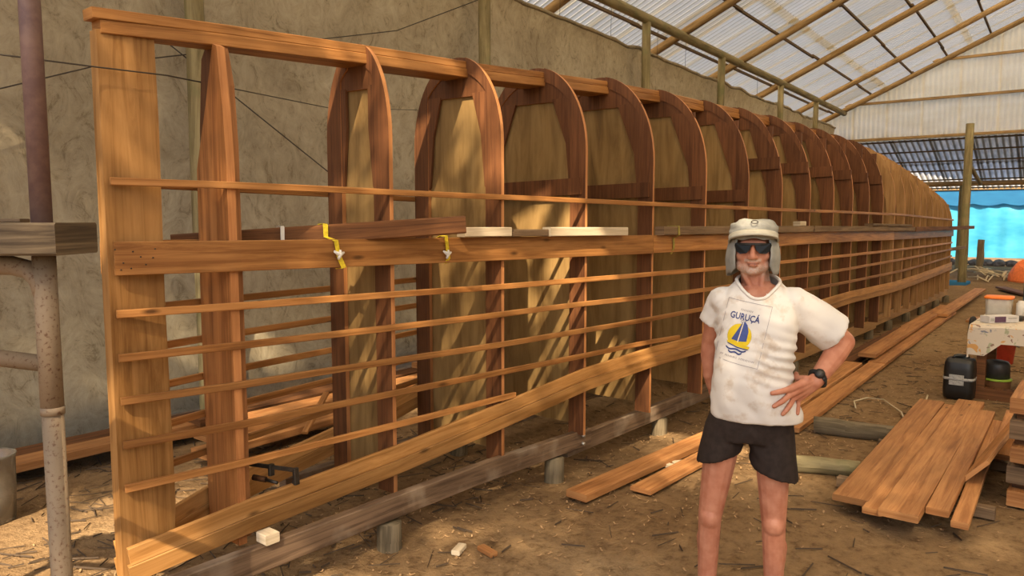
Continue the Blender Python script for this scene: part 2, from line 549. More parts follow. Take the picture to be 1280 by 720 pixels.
def log(name, p0, p1, r0, r1, mat, parent=None, seg=8, n=10, wander=0.012, seed=0):
    p0, p1 = V(p0), V(p1)
    pts, rs = [], []
    for i in range(seg + 1):
        f = i / seg
        w = V((noise.noise(V((seed, f * 3, 0))), noise.noise(V((seed, f * 3, 5))), noise.noise(V((seed, f * 3, 9))))) * wander
        pts.append(p0.lerp(p1, f) + w)
        rs.append((r0 + (r1 - r0) * f) * (1 + 0.05 * noise.noise(V((seed + 3, f * 9, 2)))))
    return tube(name, pts, rs, mat, parent, n, 0.05)

def prism(name, poly, x0, x1, mat, parent=None, rim=None):
    """polygon in (y,z) extruded from x0 to x1; grain runs up (z); rim: other material for the edge faces"""
    n = len(poly)
    area = sum(poly[i][0] * poly[(i + 1) % n][1] - poly[(i + 1) % n][0] * poly[i][1] for i in range(n))
    if area < 0: poly = poly[::-1]
    verts = [(x0, y, z) for y, z in poly] + [(x1, y, z) for y, z in poly]
    faces = [tuple(range(n - 1, -1, -1)), tuple(range(n, 2 * n))]
    uvs = [tuple((poly[j][1], poly[j][0]) for j in range(n - 1, -1, -1)), tuple((poly[j][1], poly[j][0] + 3) for j in range(n))]
    u = 0
    for j in range(n):
        k = (j + 1) % n
        l = math.hypot(poly[j][0] - poly[k][0], poly[j][1] - poly[k][1])
        faces.append((j, k, n + k, n + j))
        uvs.append(((u, 0), (u + l, 0), (u + l, abs(x1 - x0)), (u, abs(x1 - x0))))
        u += l
    if rim:
        return add(name, verts, faces, mat, parent, uvs, mats=[mat, rim], fmat=[0, 0] + [1] * n)
    return add(name, verts, faces, mat, parent, uvs)

def lathe(name, prof, center, mat, parent=None, n=20, smooth=True, sx=1.0, sy=1.0, sq=None):
    """prof: list of (r,z); sq: superellipse exponent for a squarish plan"""
    cx, cy, cz = center
    verts, faces = [], []
    for (r, z) in prof:
        for j in range(n):
            a = 2 * math.pi * j / n
            c, s = math.cos(a), math.sin(a)
            if sq:
                d = (abs(c) ** sq + abs(s) ** sq) ** (-1 / sq)
                c *= d; s *= d
            verts.append((cx + r * c * sx, cy + r * s * sy, cz + z))
    for i in range(len(prof) - 1):
        for j in range(n):
            k = (j + 1) % n
            faces.append((i * n + j, i * n + k, (i + 1) * n + k, (i + 1) * n + j))
    faces.append(tuple(range(n - 1, -1, -1)))
    m = (len(prof) - 1) * n
    faces.append(tuple(range(m, m + n)))
    return add(name, verts, faces, mat, parent, None, smooth)

def box(name, x0, x1, y0, y1, z0, z1, mat, parent=None, ang=0.0, cham=0.004):
    """upright box turned by ang about its centre"""
    c = V(((x0 + x1) / 2, (y0 + y1) / 2, 0))
    d = V((math.cos(ang), math.sin(ang), 0)) * (x1 - x0) / 2
    a = c - d; b = c + d
    zc = (z0 + z1) / 2
    return sweep(name, [(a.x, a.y, zc), (b.x, b.y, zc)], y1 - y0, z1 - z0, mat, parent, cham=cham)

# ================================================================== GROUND
def gh(x, y):
    h = 0.035 * noise.noise(V((x * 0.6, y * 0.6, 0))) + 0.018 * noise.noise(V((x * 2.1, y * 2.1, 3)))
    h += 0.008 * noise.noise(V((x * 7, y * 7, 8)))
    # the floor is worn down along the hull
    if 3.5 < x < 21:
        h -= 0.12 * math.exp(-((y - 3.35) / 0.5) ** 2) * min(1, (x - 3.5) / 1.5) * min(1, (21 - x) / 2)
    return GZ + h - 0.01
def axis_grid(a, b, c0, c1, fine, coarse):
    v = []
    x = a
    while x < b:
        v.append(x)
        if c0 <= x <= c1: x += fine
        else:
            dist = min(abs(x - c0), abs(x - c1))
            x += min(coarse, fine + dist * 0.12)
    v.append(b)
    return v
gx = axis_grid(-14, 48, 0, 11, 0.07, 1.5)
gy = axis_grid(-14, 24, 0, 7, 0.07, 1.5)
gv = [(x, y, gh(x, y)) for x in gx for y in gy]
gf = []
ny = len(gy)
for i in range(len(gx) - 1):
    for j in range(ny - 1):
        gf.append((i * ny + j, (i + 1) * ny + j, (i + 1) * ny + j + 1, i * ny + j + 1))
tag(add('floor', gv, gf, 'sandy_ground', smooth=True, origin=(0, 0, 0)), 'sandy earth floor of the boat shed', kind='structure')

# ================================================================== SHED
T = 0.458
ROOFZ = 5.56
def roof_z(d, off=0.0):      # near slope
    return ROOFZ + off + T * (6.2 - d)
RIDGE = 0.35
S0, S1 = -1.0, 27.2
ceiling = empty('ceiling', SH(13, RIDGE, roof_z(RIDGE)), 'translucent corrugated sheet roof on log rafters', kind='structure')

def corr_mesh(name, width, length, pitch, amp, mat, per=8):
    n = int(round(width / pitch * per))
    verts, faces = [], []
    for i in range(n + 1):
        x = -width / 2 + width * i / n
        z = amp * math.sin(2 * math.pi * (x + width / 2) / pitch)
        verts += [(x, -length / 2, z), (x, length / 2, z)]
    for i in range(n):
        faces.append((2 * i, 2 * i + 2, 2 * i + 3, 2 * i + 1))
    me = bpy.data.meshes.new(name)
    me.from_pydata(verts, [], faces)
    me.materials.append(MATS[mat])
    me.polygons.foreach_set('use_smooth', [True] * len(faces))
    return me
th = math.atan(T)
slope_len = (7.4 - RIDGE) / math.cos(th)
rows = 3
rl = slope_len / rows
pitch = 0.177
cw = pitch * 6
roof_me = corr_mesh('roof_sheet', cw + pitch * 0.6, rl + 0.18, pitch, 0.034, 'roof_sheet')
ncol = int((S1 - S0) / cw) + 1
for side in (0, 1):
    for c in range(ncol):
        s = S0 + cw * (c + 0.5)
        for r in range(rows):
            dist = (r + 0.5) * rl
            d = 7.4 - dist * math.cos(th)
            z = roof_z(d) + 0.012 * r + 0.006 * (c % 2)
            if side == 1:
                d = 2 * RIDGE - d
            yl = (-NN if side == 0 else NN) * math.cos(th) + V((0, 0, math.sin(th)))
            xl = AX if side == 0 else -AX
            zl = xl.cross(yl)
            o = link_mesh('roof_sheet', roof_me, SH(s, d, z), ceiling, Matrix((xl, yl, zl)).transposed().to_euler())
RAF = [-0.6, 2.9, 6.6, 10.2, 13.96, 17.15, 20.43, 24.1, 26.95]
for i, s in enumerate(RAF):
    log('rafter', SH(s, 7.35, roof_z(7.35, -0.17)), SH(s, RIDGE, roof_z(RIDGE, -0.17)), 0.085, 0.075, 'rafter_log', ceiling, seed=i)
    d2 = 2 * RIDGE - 7.35
    log('rafter', SH(s, d2, roof_z(7.35, -0.17)), SH(s, RIDGE, roof_z(RIDGE, -0.17)), 0.085, 0.075, 'rafter_log', ceiling, seed=i + 20)
for i, d in enumerate((6.56, 5.38, 4.2, 3.25, 2.12, 1.05)):
    a = -1.3
    k = 0
    while a < 27:
        b = min(a + 4.6 + (i * 0.7) % 1.3, 27.1)
        off = 0.035 if k % 2 else 0
        board('purlin', SH(a, d + off, roof_z(d, -0.062)), SH(b + 0.25, d + off + 0.01, roof_z(d, -0.062)), 0.05, 0.055, 'purlin_wood', ceiling)
        a = b; k += 1
    dd = 2 * RIDGE - d
    board('purlin', SH(-1.3, dd, roof_z(d, -0.062)), SH(27, dd, roof_z(d, -0.062)), 0.05, 0.055, 'purlin_wood', ceiling)
tube('ridge_pole', [SH(-1.3, RIDGE, roof_z(RIDGE, -0.27)), SH(27, RIDGE, roof_z(RIDGE, -0.27))], 0.08, 'rafter_log', ceiling)

# eaves log and posts of the tarpaulin wall
tag(log('eaves_log', SH(-1.2, 6.2, 5.32), SH(27, 6.2, 5.30), 0.095, 0.085, 'log', seed=51, seg=20, wander=0.05),
    'long round log running level on top of the wall posts', 'log')
ordn = ['first', 'second', 'third', 'fourth', 'fifth', 'sixth', 'seventh']
for i, s in enumerate((-0.35, 3.70, 7.75, 12.34, 15.95, 20.1, 23.5)):
    p = SH(s, 6.2, 0)
    lab = ('round greenish log post beyond the scaffold end of the tarpaulin wall' if i == 0 else
           'round greenish log post before the tarpaulin, %s counting on from the hull\'s stem plank' % ordn[i - 1])
    tag(log('wall_post', SH(s, 6.2, gh(p.x, p.y) - 0.25), SH(s, 6.2, 5.25), 0.088, 0.078, 'log', seed=60 + i, wander=0.02),
        lab, 'post', 'log posts of the tarpaulin wall')
# posts of the far side of the roof (out of view) carry the other eave
for i, s in enumerate((2.9, 10.2, 17.15, 24.1)):
    d = 2 * RIDGE - 6.2
    p = SH(s, d, 0)
    tag(log('wall_post', SH(s, d, gh(p.x, p.y) - 0.25), SH(s, d, 5.34), 0.088, 0.078, 'log', seed=80 + i),
        'round log post under the open side of the roof', 'post', 'log posts of the open side')

# tarpaulin wall
def tarp():
    nx, nz = 230, 46
    verts, faces = [], []
    for i in range(nx + 1):
        s = -3.0 + 30.0 * i / nx
        # top edge sags between the posts
        top = 4.86 + 0.018 * math.sin(s * 1.55) - 0.03 * noise.noise(V((s * 1.7, 0, 1))) * 2
        for j in range(nz + 1):
            f = j / nz
            z = GZ + 0.06 + (top - GZ - 0.06) * f
            d = 6.52 + 0.06 * noise.noise(V((s * 0.5, z * 0.35, 2))) + 0.025 * noise.noise(V((s * 1.9, z * 0.9, 7)))
            d += 0.012 * noise.noise(V((s * 5 + z * 2.5, z * 1.2, 4)))
            if f > 0.965:
                d -= 0.05 * (f - 0.965) / 0.035
            if z < 0.9:       # the loose foot billows outwards and tucks under
                q = (0.9 - z) / 0.95
                d += -0.22 * math.sin(q * 2.4) * (0.7 + 0.5 * noise.noise(V((s * 0.8, 0, 12)))) + 0.35 * max(0, q - 0.75)
            verts.append(SH(s, d, z))
    for i in range(nx):
        for j in range(nz):
            a = i * (nz + 1) + j
            faces.append((a, a + nz + 1, a + nz + 2, a + 1))
    o = add('wall_left', verts, faces, 'tarpaulin', smooth=True, origin=SH(10, 6.5, GZ))
    tag(o, 'stained beige tarpaulin wall hung behind the boat hull', kind='structure')
    # rolled hem along the top
    pts = [verts[i * (nz + 1) + nz] + V((0, 0, 0.0)) for i in range(0, nx + 1, 2)]
    tube('hem', pts, [0.03 + 0.012 * noise.noise(V((i * 0.6, 1, 1))) for i in range(len(pts))], 'tarpaulin', o, n=7)
tarp()
# unseen tarpaulin wall added on the other long side to cut the fill light
rv, rf = [], []
for i in range(61):
    for j in range(9):
        sx_ = 1.5 + 25.5 * i / 60
        rv.append(SH(sx_, 2 * RIDGE - 6.5 + 0.06 * noise.noise(V((sx_, j * 0.5, 30))), GZ + 4.7 * j / 8))
for i in range(60):
    for j in range(8):
        a = i * 9 + j
        rf.append((a, a + 1, a + 10, a + 9))
tag(add('wall_right_added', rv, rf, 'tarpaulin', smooth=True), 'unseen beige tarpaulin wall added on the other long side to cut fill light', kind='structure')
ORDN = 'first second third fourth fifth sixth seventh'.split()
# cords stretched over the tarpaulin
def cord(pts, r, label, name='cord', mat='cord', group=None):
    return tag(tube(name, pts, r, mat, n=6), label, 'cord', group)
cord([SH(0.3, 6.40, 1.94), SH(3.0, 6.38, 3.02), SH(6.35, 6.40, 3.95), SH(8.2, 6.40, 4.8)], 0.006, 'dark cord slanting up across the tarpaulin behind the stem plank')
cord([SH(3.30, 6.41, 3.45), SH(5.5, 6.41, 2.15), SH(6.1, 6.41, 1.75)], 0.006, 'dark cord slanting down the tarpaulin between the first two bulkheads')
cord([(0.75, 3.28, 2.36), (1.37, 3.43, 2.40), (1.7, 3.43, 2.41), (4.1, 5.4, 2.72), (6.0, 6.3, 3.0)], 0.0035, 'thin dark string stretched across the front of the stem plank')
for i, s in enumerate((8.9, 9.9, 11.5, 13.3, 14.6, 16.6, 19.0)):
    cord([SH(s, 6.45, 4.84), SH(s + 0.02, 6.45, roof_z(6.45, -0.03))], 0.004, '%s thin cord from the stem end tying the tarpaulin hem to the roof' % ORDN[i], 'tie_cord', group='tie cords of the tarpaulin')

# far gable wall of sheets with girts
wall_back = empty('wall_back', SH(27.2, RIDGE, 4.3), 'translucent corrugated gable wall above the far opening', kind='structure')
gp = 0.146
for c in range(13):
    d0 = 7.0 - c * gp * 7
    d1 = d0 - gp * 7.4
    verts, faces = [], []
    n = 44
    for i in range(n + 1):
        d = d0 + (d1 - d0) * i / n
        off = 0.02 * math.sin(2 * math.pi * (d0 - d) / gp)
        zt = roof_z(d if d > RIDGE else 2 * RIDGE - d, -0.05)
        verts += [SH(27.15 + off + 0.006 * (c % 2), d, 4.32), SH(27.15 + off + 0.006 * (c % 2), d, max(zt, 4.4))]
    for i in range(n):
        faces.append((2 * i, 2 * i + 2, 2 * i + 3, 2 * i + 1))
    add('wall_sheet', verts, faces, 'gable_sheet', wall_back, smooth=True)
for z in (6.72, 5.56, 4.38):
    hw = min(6.2, (roof_z(RIDGE) - z) / T)
    board('girt', SH(27.02, RIDGE + hw, z), SH(27.02, RIDGE - hw, z), 0.07, 0.08, 'rafter_log', wall_back)

# lean-to roof beyond the gable
lean = empty('lean_to_roof', SH(30, 2, 2.8), 'old grey corrugated lean-to roof sloping down towards the blue cloth', 'roof')
lt = math.atan2(4.45 - 2.95, 5.6)
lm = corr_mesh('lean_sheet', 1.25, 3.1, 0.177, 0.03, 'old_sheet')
for c in range(11):
    for r in range(2):
        s = 27.35 + 1.4 + r * 2.8
        z = 4.45 - (s - 27.35) * math.tan(lt) + 0.02 * (1 - r) + 0.008 * (c % 2)
        yl = AX * math.cos(lt) - V((0, 0, math.sin(lt)))
        xl = -NN
        zl = xl.cross(yl)
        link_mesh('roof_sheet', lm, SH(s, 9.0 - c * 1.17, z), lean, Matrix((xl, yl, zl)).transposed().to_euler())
for k in range(6):
    s = 27.6 + k * 1.02
    z = 4.45 - (s - 27.35) * math.tan(lt) - 0.07
    board('purlin', SH(s, 9, z), SH(s, -3.5, z), 0.05, 0.05, 'purlin_wood', lean)
log('eaves_log', SH(31.6, 9, 3.06), SH(31.6, -3.5, 3.06), 0.1, 0.09, 'rafter_log', lean)
def tall_post(s, d, h, r, lab, mat='log', brace=None):
    p = SH(s, d, 0)
    o = tag(log('shed_post', SH(s, d, gh(p.x, p.y) - 0.2), SH(s, d, h), r, r * 0.92, mat, seed=int(s * 7 + d)), lab, 'post')
    if brace:
        log('brace', brace[0], brace[1], 0.06, 0.055, mat, o, seed=3)
tall_post(24.45, 2.32, 4.42, 0.115, 'tall round post standing past the far end of the hull', brace=(SH(24.45, 2.32, 3.35), SH(26.9, 2.2, 2.85)))
tall_post(31.6, 3.1, 2.98, 0.14, 'round post before the blue cloth, under the lean-to roof')
tall_post(31.6, 0.3, 2.98, 0.14, 'round post under the lean-to roof beside the orange heap')
# blue cloth screen
def blue():
    root = empty('blue_screen', SH(36, 3.5, GZ), 'bright blue cloth screen hung behind the lean-to roof', 'screen')
    nx, nz = 140, 14
    verts, faces = [], []
    for i in range(nx + 1):
        d = 12 - 17.5 * i / nx
        for j in range(nz + 1):
            z = 0.22 + 2.75 * j / nz
            verts.append(SH(36 + 0.07 * math.sin(d * 9) * (0.5 + 0.5 * noise.noise(V((d, z * 0.3, 0)))) + 0.1 * noise.noise(V((d * 0.7, z, 3))), d, z))
    for i in range(nx):
        for j in range(nz):
            a = i * (nz + 1) + j
            faces.append((a, a + nz + 1, a + nz + 2, a + 1))
    add('cloth', verts, faces, 'blue_cloth', root, smooth=True)
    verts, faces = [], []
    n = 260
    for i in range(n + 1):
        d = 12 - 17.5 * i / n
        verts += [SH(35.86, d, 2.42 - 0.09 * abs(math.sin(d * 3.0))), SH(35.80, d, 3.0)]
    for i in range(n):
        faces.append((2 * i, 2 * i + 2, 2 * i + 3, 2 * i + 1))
    add('shaded_top', verts, faces, 'blue_shade_and_scrap', root, smooth=True)  # upper part of the screen in shade, built as a darker strip
    tube('rail', [SH(35.8, 12, 3.0), SH(35.8, -5.5, 3.0)], 0.05, 'rafter_log', root)
blue()
for i in range(26):
    d = 8.0 - i * 0.42
    p = SH(35.4 + 0.15 * random.random(), d, 0)
    r = 0.2 + 0.06 * random.random()
    verts = []
    bm = bmesh.new()
    bmesh.ops.create_icosphere(bm, subdivisions=2, radius=1)
    for v in bm.verts:
        q = 1 + 0.25 * noise.noise(v.co * 1.5 + V((i * 3, 0, 0)))
        verts.append((p.x + v.co.x * r * q, p.y + v.co.y * r * q, GZ + 0.09 + v.co.z * 0.17 * q))
    fs = [tuple(v.index for v in f.verts) for f in bm.faces]
    bm.free()
    tag(add('stone', verts, fs, 'stone', smooth=False), 'dark rough stone in the row at the foot of the blue cloth', 'stone', 'stones under the blue cloth')

# ================================================================== BOAT HULL
YC = 3.5
FS = [1.97, 2.86, 3.70, 4.55, 5.44, 6.34, 7.28, 8.20, 9.12, 10.05, 10.92, 11.78, 12.60, 13.42, 14.16, 14.90, 15.60, 16.22, 16.88, 17.58, 18.28, 18.98, 19.75]
FY = [3.34, 3.22, 3.10, 3.02, 2.96, 2.92, 2.90, 2.89, 2.88, 2.88, 2.88, 2.88, 2.88, 2.885, 2.89, 2.90, 2.91, 2.925, 2.94, 2.96, 2.98, 3.0, 3.03]
def lerp_tab(x, xs, ys):
    if x <= xs[0]: return ys[0]
    for i in range(len(xs) - 1):
        if x <= xs[i + 1]:
            f = (x - xs[i]) / (xs[i + 1] - xs[i])
            return ys[i] + (ys[i + 1] - ys[i]) * f
    return ys[-1]
def yn(s): return lerp_tab(s, [1.36] + FS, [3.47] + FY)
def apex(s): return lerp_tab(s, [1.36, 2.0, 2.86, 3.7, 4.55, 5.44, 7.3, 8.5, 10.5, 12.5, 14.5, 17, 19.75], [2.56, 2.60, 2.77, 2.83, 2.89, 2.95, 2.99, 3.03, 3.05, 3.03, 2.92, 2.68, 2.36])
def spring(s): return lerp_tab(s, [2.0, 2.9, 3.7, 4.6, 5.4, 7.3, 8.2, 13, 17, 19.75], [2.25, 2.22, 2.25, 2.25, 2.23, 2.12, 2.04, 2.04, 1.85, 1.60])
def keel_top(s): return lerp_tab(s, [1.33, 1.66, 2.06, 2.98, 3.82, 5.2, 6.3, 7.2, 8.5, 10.5, 12.5, 14.5, 17, 19.75], [2.65, 2.68, 2.70, 2.752, 2.797, 2.895, 2.945, 2.965, 2.995, 3.01, 2.99, 2.88, 2.64, 2.33])

hull = empty('boat_hull', (1.4, YC, 0.13), 'long upside-down wooden boat hull skeleton of arched bulkheads and stringers', 'boat')

# stem plank
sx0, sx1 = 1.415, 1.672
prof = [(sx0, 0.10), (sx1 - 0.02, 0.10), (sx1, 0.4), (sx1 - 0.01, 1.4), (sx1 - 0.004, 2.2), (sx1 - 0.01, 2.60), (sx0, 2.57)]
vv = [(x, YC - 0.035, z) for x, z in prof] + [(x, YC + 0.035, z) for x, z in prof]
n_ = len(prof)
ff = [tuple(range(n_)), tuple(range(2 * n_ - 1, n_ - 1, -1))]
uu = [tuple((z, x) for x, z in prof), tuple((prof[j][1], prof[j][0] + 2) for j in range(n_ - 1, -1, -1))]
for j in range(n_):
    k = (j + 1) % n_
    ff.append((j, n_ + j, n_ + k, k))
    uu.append(((prof[j][1], 0), (prof[j][1], 0.07), (prof[k][1], 0.07), (prof[k][1], 0)))
stem = add('stem_plank', vv, ff, 'stem_fir', hull, uu)
for (ax_, az) in ((1.40, 1.62), (1.43, 1.56), (1.47, 1.61), (1.52, 1.55), (1.56, 1.62), (1.42, 1.53), (1.50, 1.585), (1.46, 1.535), (1.55, 1.58)):
    tube('nail', [(ax_ + 0.03, yn(ax_ + 0.03) - 0.030, az), (ax_ + 0.03, yn(ax_ + 0.03) - 0.0345, az)], 0.0035, 'dark_metal', hull, n=6)

# keel timbers (two laminations)
kp = [1.395, 2.0, 2.5, 3.0, 3.8, 4.6, 5.4, 6.3, 7.2, 8.2, 9.2, 10.5]
kw = [0.42, 0.70, 0.88] + [1.0] * 9
sweep('keel_timber', [(s, YC, keel_top(s) - 0.076) for s in [1.43] + kp[1:]], 0.21, 0.058, 'fir', hull, wsc=kw)
sweep('keel_timber', [(s, YC - 0.004, keel_top(s) - 0.023) for s in kp], 0.19, 0.046, 'fir', hull, wsc=[0.5] + kw[1:])
kp2 = [10.5, 11.8, 13, 14.5, 16, 17.5, 19, 19.75]
sweep('keel_timber', [(s, YC, keel_top(s) - 0.05) for s in kp2], 0.2, 0.10, 'fir', hull)

def arch_pts(w, zs, za, n=14, inset=0.0):
    """outer half-arch from the near spring to the apex: (dy from centre, z)"""
    out = []
    for i in range(n + 1):
        a = math.pi / 2 * i / n
        out.append((-(w - inset) * math.cos(a), zs + (za - inset - zs) * math.sin(a)))
    return out

FOOT = 0.15
def bulkhead(i):
    s = FS[i]
    w = YC - FY[i] - 0.0
    zs, za = spring(s), apex(s)
    if i == 0:
        # solid narrow first frame of two boards
        pl_ = [(YC - 0.13, 0.14), (YC + 0.16, 0.14), (YC + 0.17, 1.2), (YC + 0.16, 2.2), (YC + 0.12, 2.55), (YC + 0.08, za), (YC - 0.06, za), (YC - 0.11, 2.4), (YC - 0.13, 2.1)]
        b = prism('bulkhead', pl_, s + 0.0, s + 0.04, 'red_wood', hull, rim='lit_frame_edge')
        q = [(YC - w, 0.12), (YC + 0.125, 0.12), (YC + 0.135, 1.2), (YC + 0.12, 2.0), (YC + 0.01, 2.32), (YC - 0.07, za - 0.005), (YC - 0.105, za - 0.02), (YC - w + 0.015, 2.25), (YC - w, 2.0)]
        prism('cleat', q, s - 0.045, s - 0.002, 'fir_red', b, rim='lit_frame_edge')
        return
    pale = i >= 13
    lw = 0.135 if i < 13 else 0.10
    leg_m = 'red_wood' if not pale else 'pale_wood'
    t = 0.03
    # plywood panel on the far face of the frame
    inner = [(YC + a, z) for a, z in arch_pts(w, zs, za, 12, 0.05)]
    outl = inner + [(2 * YC - y, z) for y, z in inner[::-1][1:]]
    panel = [(YC - w + 0.05, FOOT + 0.07)] + outl + [(YC + w - 0.05, FOOT + 0.07)]
    b = prism('bulkhead', panel, s + t / 2, s + t / 2 + 0.012, 'plywood' if not pale else 'pale_wood', hull)
    d = min(0.27, (za - zs) * 0.5)
    zh = za - d
    # header board filling the crown of the arch, behind the legs
    ap = arch_pts(w - 0.004, zs, za - 0.004, 18)
    top = [(YC + a, z) for a, z in ap if z > zh]
    # exact crossing of the arch with the header's lower edge
    ca = math.sqrt(max(0.0, 1 - ((zh - zs) / (za - 0.004 - zs)) ** 2)) * (w - 0.004)
    hd_ = [(YC - ca, zh)] + top + [(2 * YC - y, z) for y, z in top[::-1][1:]] + [(YC + ca, zh + 0.01)]
    prism('header', hd_, s - 0.004, s + 0.0145, leg_m, b, rim='lit_frame_edge')
    for sg in (-1, 1):
        # leg: a straight board whose head is cut to the arch
        yi = w - lw
        zi = zs + (za - zs) * math.sqrt(1 - (yi / w) ** 2)
        outer = [(YC - sg * a, z) for a, z in arch_pts(w, zs, za, 16) if -a > yi]
        q = [(YC + sg * w, FOOT)] + outer + [(YC + sg * yi, zi), (YC + sg * yi, FOOT)]
        prism('leg', q, s - t / 2, s + t / 2 - 0.002, leg_m, b, rim='lit_frame_edge')
        # arched rib piece running on from the leg to the keel
        o2 = [(YC - sg * a, z) for a, z in arch_pts(w, zs, za, 22) if -a <= yi + 0.02 and -a >= 0.075]
        i2 = [(y, z - (0.10 if w > 0.33 else 0.12)) for y, z in o2[::-1]]
        if len(o2) > 2:
            prism('arch_rib', o2 + i2, s - t / 2 + 0.001, s + t / 2 - 0.003, leg_m, b, rim='lit_frame_edge')
        # corner bracket
        br = [(YC + sg * (yi + 0.01), zh + 0.02), (YC + sg * w * 0.36, zh + 0.02), (YC + sg * (yi - 0.045), zs + 0.06), (YC + sg * (yi - 0.012), zs - 0.28), (YC + sg * (yi + 0.01), zs - 0.30)]
        prism('bracket', br, s - 0.010, s + 0.010, leg_m, b, rim='red_wood')
    if i >= 3 and not pale:
        zc = 1.985 if i < 7 else 2.36
        hh = 0.12 if i < 7 else 0.13
        yb = w - 0.03
        q = [(YC - w + 0.03, zc - hh / 2 + 0.01), (YC + w - 0.03, zc - hh / 2 - 0.01), (YC + w - 0.03, zc + hh / 2 - 0.01), (YC - w + 0.03, zc + hh / 2 + 0.01)]
        prism('cross_beam', q, s - t / 2 - 0.022, s - t / 2 - 0.001, 'red_wood', b)
for i in range(len(FS)):
    bulkhead(i)

# stringers, near side and far side
def strg(name, sz, w, h, mat, off, s_from=1.432, s_to=19.78, both=True, zfun=None, cham=0.003):
    ss = [s_from] + [s for s in sorted(set(FS + [1.62, 2.4, 3.3, 4.1, 5.0])) if s_from < s < s_to] + [s_to]
    for sd in ((-1, 1) if both else (-1,)):
        pts = []
        for s in ss:
            y = yn(s) - off
            z = lerp_tab(s, [a for a, _ in sz], [b for _, b in sz]) + 0.004 * noise.noise(V((s * 0.8, sz[0][1] * 5, sd)))
            pts.append((s, y if sd < 0 else 2 * YC - y, z))
        sweep(name, pts, w, h, mat, hull, cham=cham)
strg('stringer', [(1.4, 1.921), (4, 1.893), (6, 1.872), (13.5, 1.842), (19.8, 1.75)], 0.022, 0.034, 'fir', 0.012)
for z0, sz in ((1, [(1.4, 1.332), (4.5, 1.318), (6.3, 1.30), (10.8, 1.27), (19.8, 1.23)]),
               (2, [(1.4, 1.133), (4.5, 1.14), (6.3, 1.118), (10.8, 1.083), (19.8, 1.084)]),
               (3, [(1.4, 0.938), (4.5, 0.942), (6.3, 0.945), (10.8, 0.905), (14, 0.885), (19.8, 0.92)])):
    strg('stringer', sz, 0.022, 0.036, 'fir', 0.012)
strg('stringer', [(1.4, 0.736), (3.7, 0.758), (5.4, 0.752), (5.9, 0.735)], 0.022, 0.036, 'fir', 0.012, s_to=5.88)
strg('stringer', [(1.4, 0.531), (2.8, 0.559), (3.7, 0.587)], 0.022, 0.036, 'fir', 0.012, s_to=3.8)
WZ = [(1.4, 1.580), (2.9, 1.570), (4.5, 1.560), (6.3, 1.548), (10.8, 1.528), (13.6, 1.493), (19.8, 1.45)]
strg('wide_stringer', WZ, 0.03, 0.150, 'fir', 0.016, s_to=5.40)
strg('wide_stringer', WZ, 0.03, 0.142, 'fir', 0.016, s_from=5.405, s_to=13.3)
strg('wide_stringer', WZ, 0.03, 0.135, 'fir', 0.016, s_from=13.305)
LZ = [(1.4, 0.165), (1.95, 0.262), (2.85, 0.355), (3.65, 0.468), (4.55, 0.58), (5.45, 0.627), (6.4, 0.635), (10.8, 0.685), (13.7, 0.645), (19.8, 0.695)]
strg('sheer_plank', [(a, b + 0.042) for a, b in LZ], 0.03, 0.083, 'stem_fir', 0.017)
strg('sheer_plank', [(a, b - 0.042) for a, b in LZ], 0.034, 0.083, 'stem_fir', 0.018)

# ---- support beams and posts under the hull
def supp(name, pts, w, h, mat, lab):
    return tag(sweep(name, pts, w, h, mat, cham=0.006), lab, 'beam')
b1 = supp('support_beam', [(1.3, 3.10, 0.145), (3.4, 3.10, 0.135), (4.72, 3.10, 0.092)], 0.06, 0.13, 'old_beam', 'dark weathered support beam under the stem end of the hull')
for (x, z) in ((4.60, 0.125), (4.60, 0.065)):
    tube('bolt', [(x, 3.075, z), (x, 3.05, z)], 0.014, 'bolt_metal', b1, n=8)
b2 = supp('support_beam', [(4.5, 3.165, 0.035), (7.3, 3.165, 0.02)], 0.06, 0.14, 'old_beam', 'dark weathered support beam bolted on behind the first one')
for (x, z) in ((7.15, 0.05), (7.15, -0.01)):
    tube('bolt', [(x, 3.14, z), (x, 3.115, z)], 0.014, 'bolt_metal', b2, n=8)
supp('support_beam', [(7.15, 3.08, 0.075), (13.0, 3.02, 0.075)], 0.05, 0.15, 'pale_wood', 'pale new support beam under the middle of the hull')
supp('support_beam', [(12.9, 3.09, 0.075), (19.9, 3.10, 0.075)], 0.05, 0.15, 'pale_wood', 'pale new support beam under the far end of the hull')
supp('support_beam', [(2.6, 3.98, 0.07), (10.0, 3.98, 0.07)], 0.07, 0.15, 'old_beam', 'dark support beam under the tarpaulin side of the hull, stem half')
supp('support_beam', [(10.02, 3.98, 0.07), (19.9, 3.98, 0.07)], 0.07, 0.15, 'old_beam', 'dark support beam under the tarpaulin side of the hull, far half')
ORD = 'first second third fourth fifth sixth seventh eighth ninth tenth eleventh twelfth thirteenth fourteenth'.split()
for k, s in enumerate((1.55, 2.7, 4.28, 6.0, 7.9, 9.3, 10.6, 11.8, 12.9, 14.2, 15.6, 17.0, 18.5, 19.7)):
    y = 3.10 if s < 4.6 else (3.165 if s < 7.2 else 3.08)
    tag(log('support_stub', (s, y, gh(s, y) - 0.15), (s, y, (0.0 if s > 7.2 else -0.045) if s > 4.6 else 0.03 + 0.03 * (s < 3)), 0.075, 0.07, 'stake', seed=k + 200, seg=3, wander=0),
        '%s log stub from the stem under the hull\'s open-side beams' % ORD[k], 'post', 'log stubs under the near beams')
for k, s in enumerate((2.9, 4.2, 5.6, 8.2, 11, 14, 17, 19.5)):
    tag(log('support_stub', (s, 3.98, gh(s, 3.98) - 0.15), (s, 3.98, 0.005), 0.075, 0.07, 'stake', seed=k + 230, seg=3, wander=0),
        '%s log stub from the stem under the hull\'s tarpaulin-side beam' % ORD[k], 'post', 'log stubs under the far beams')
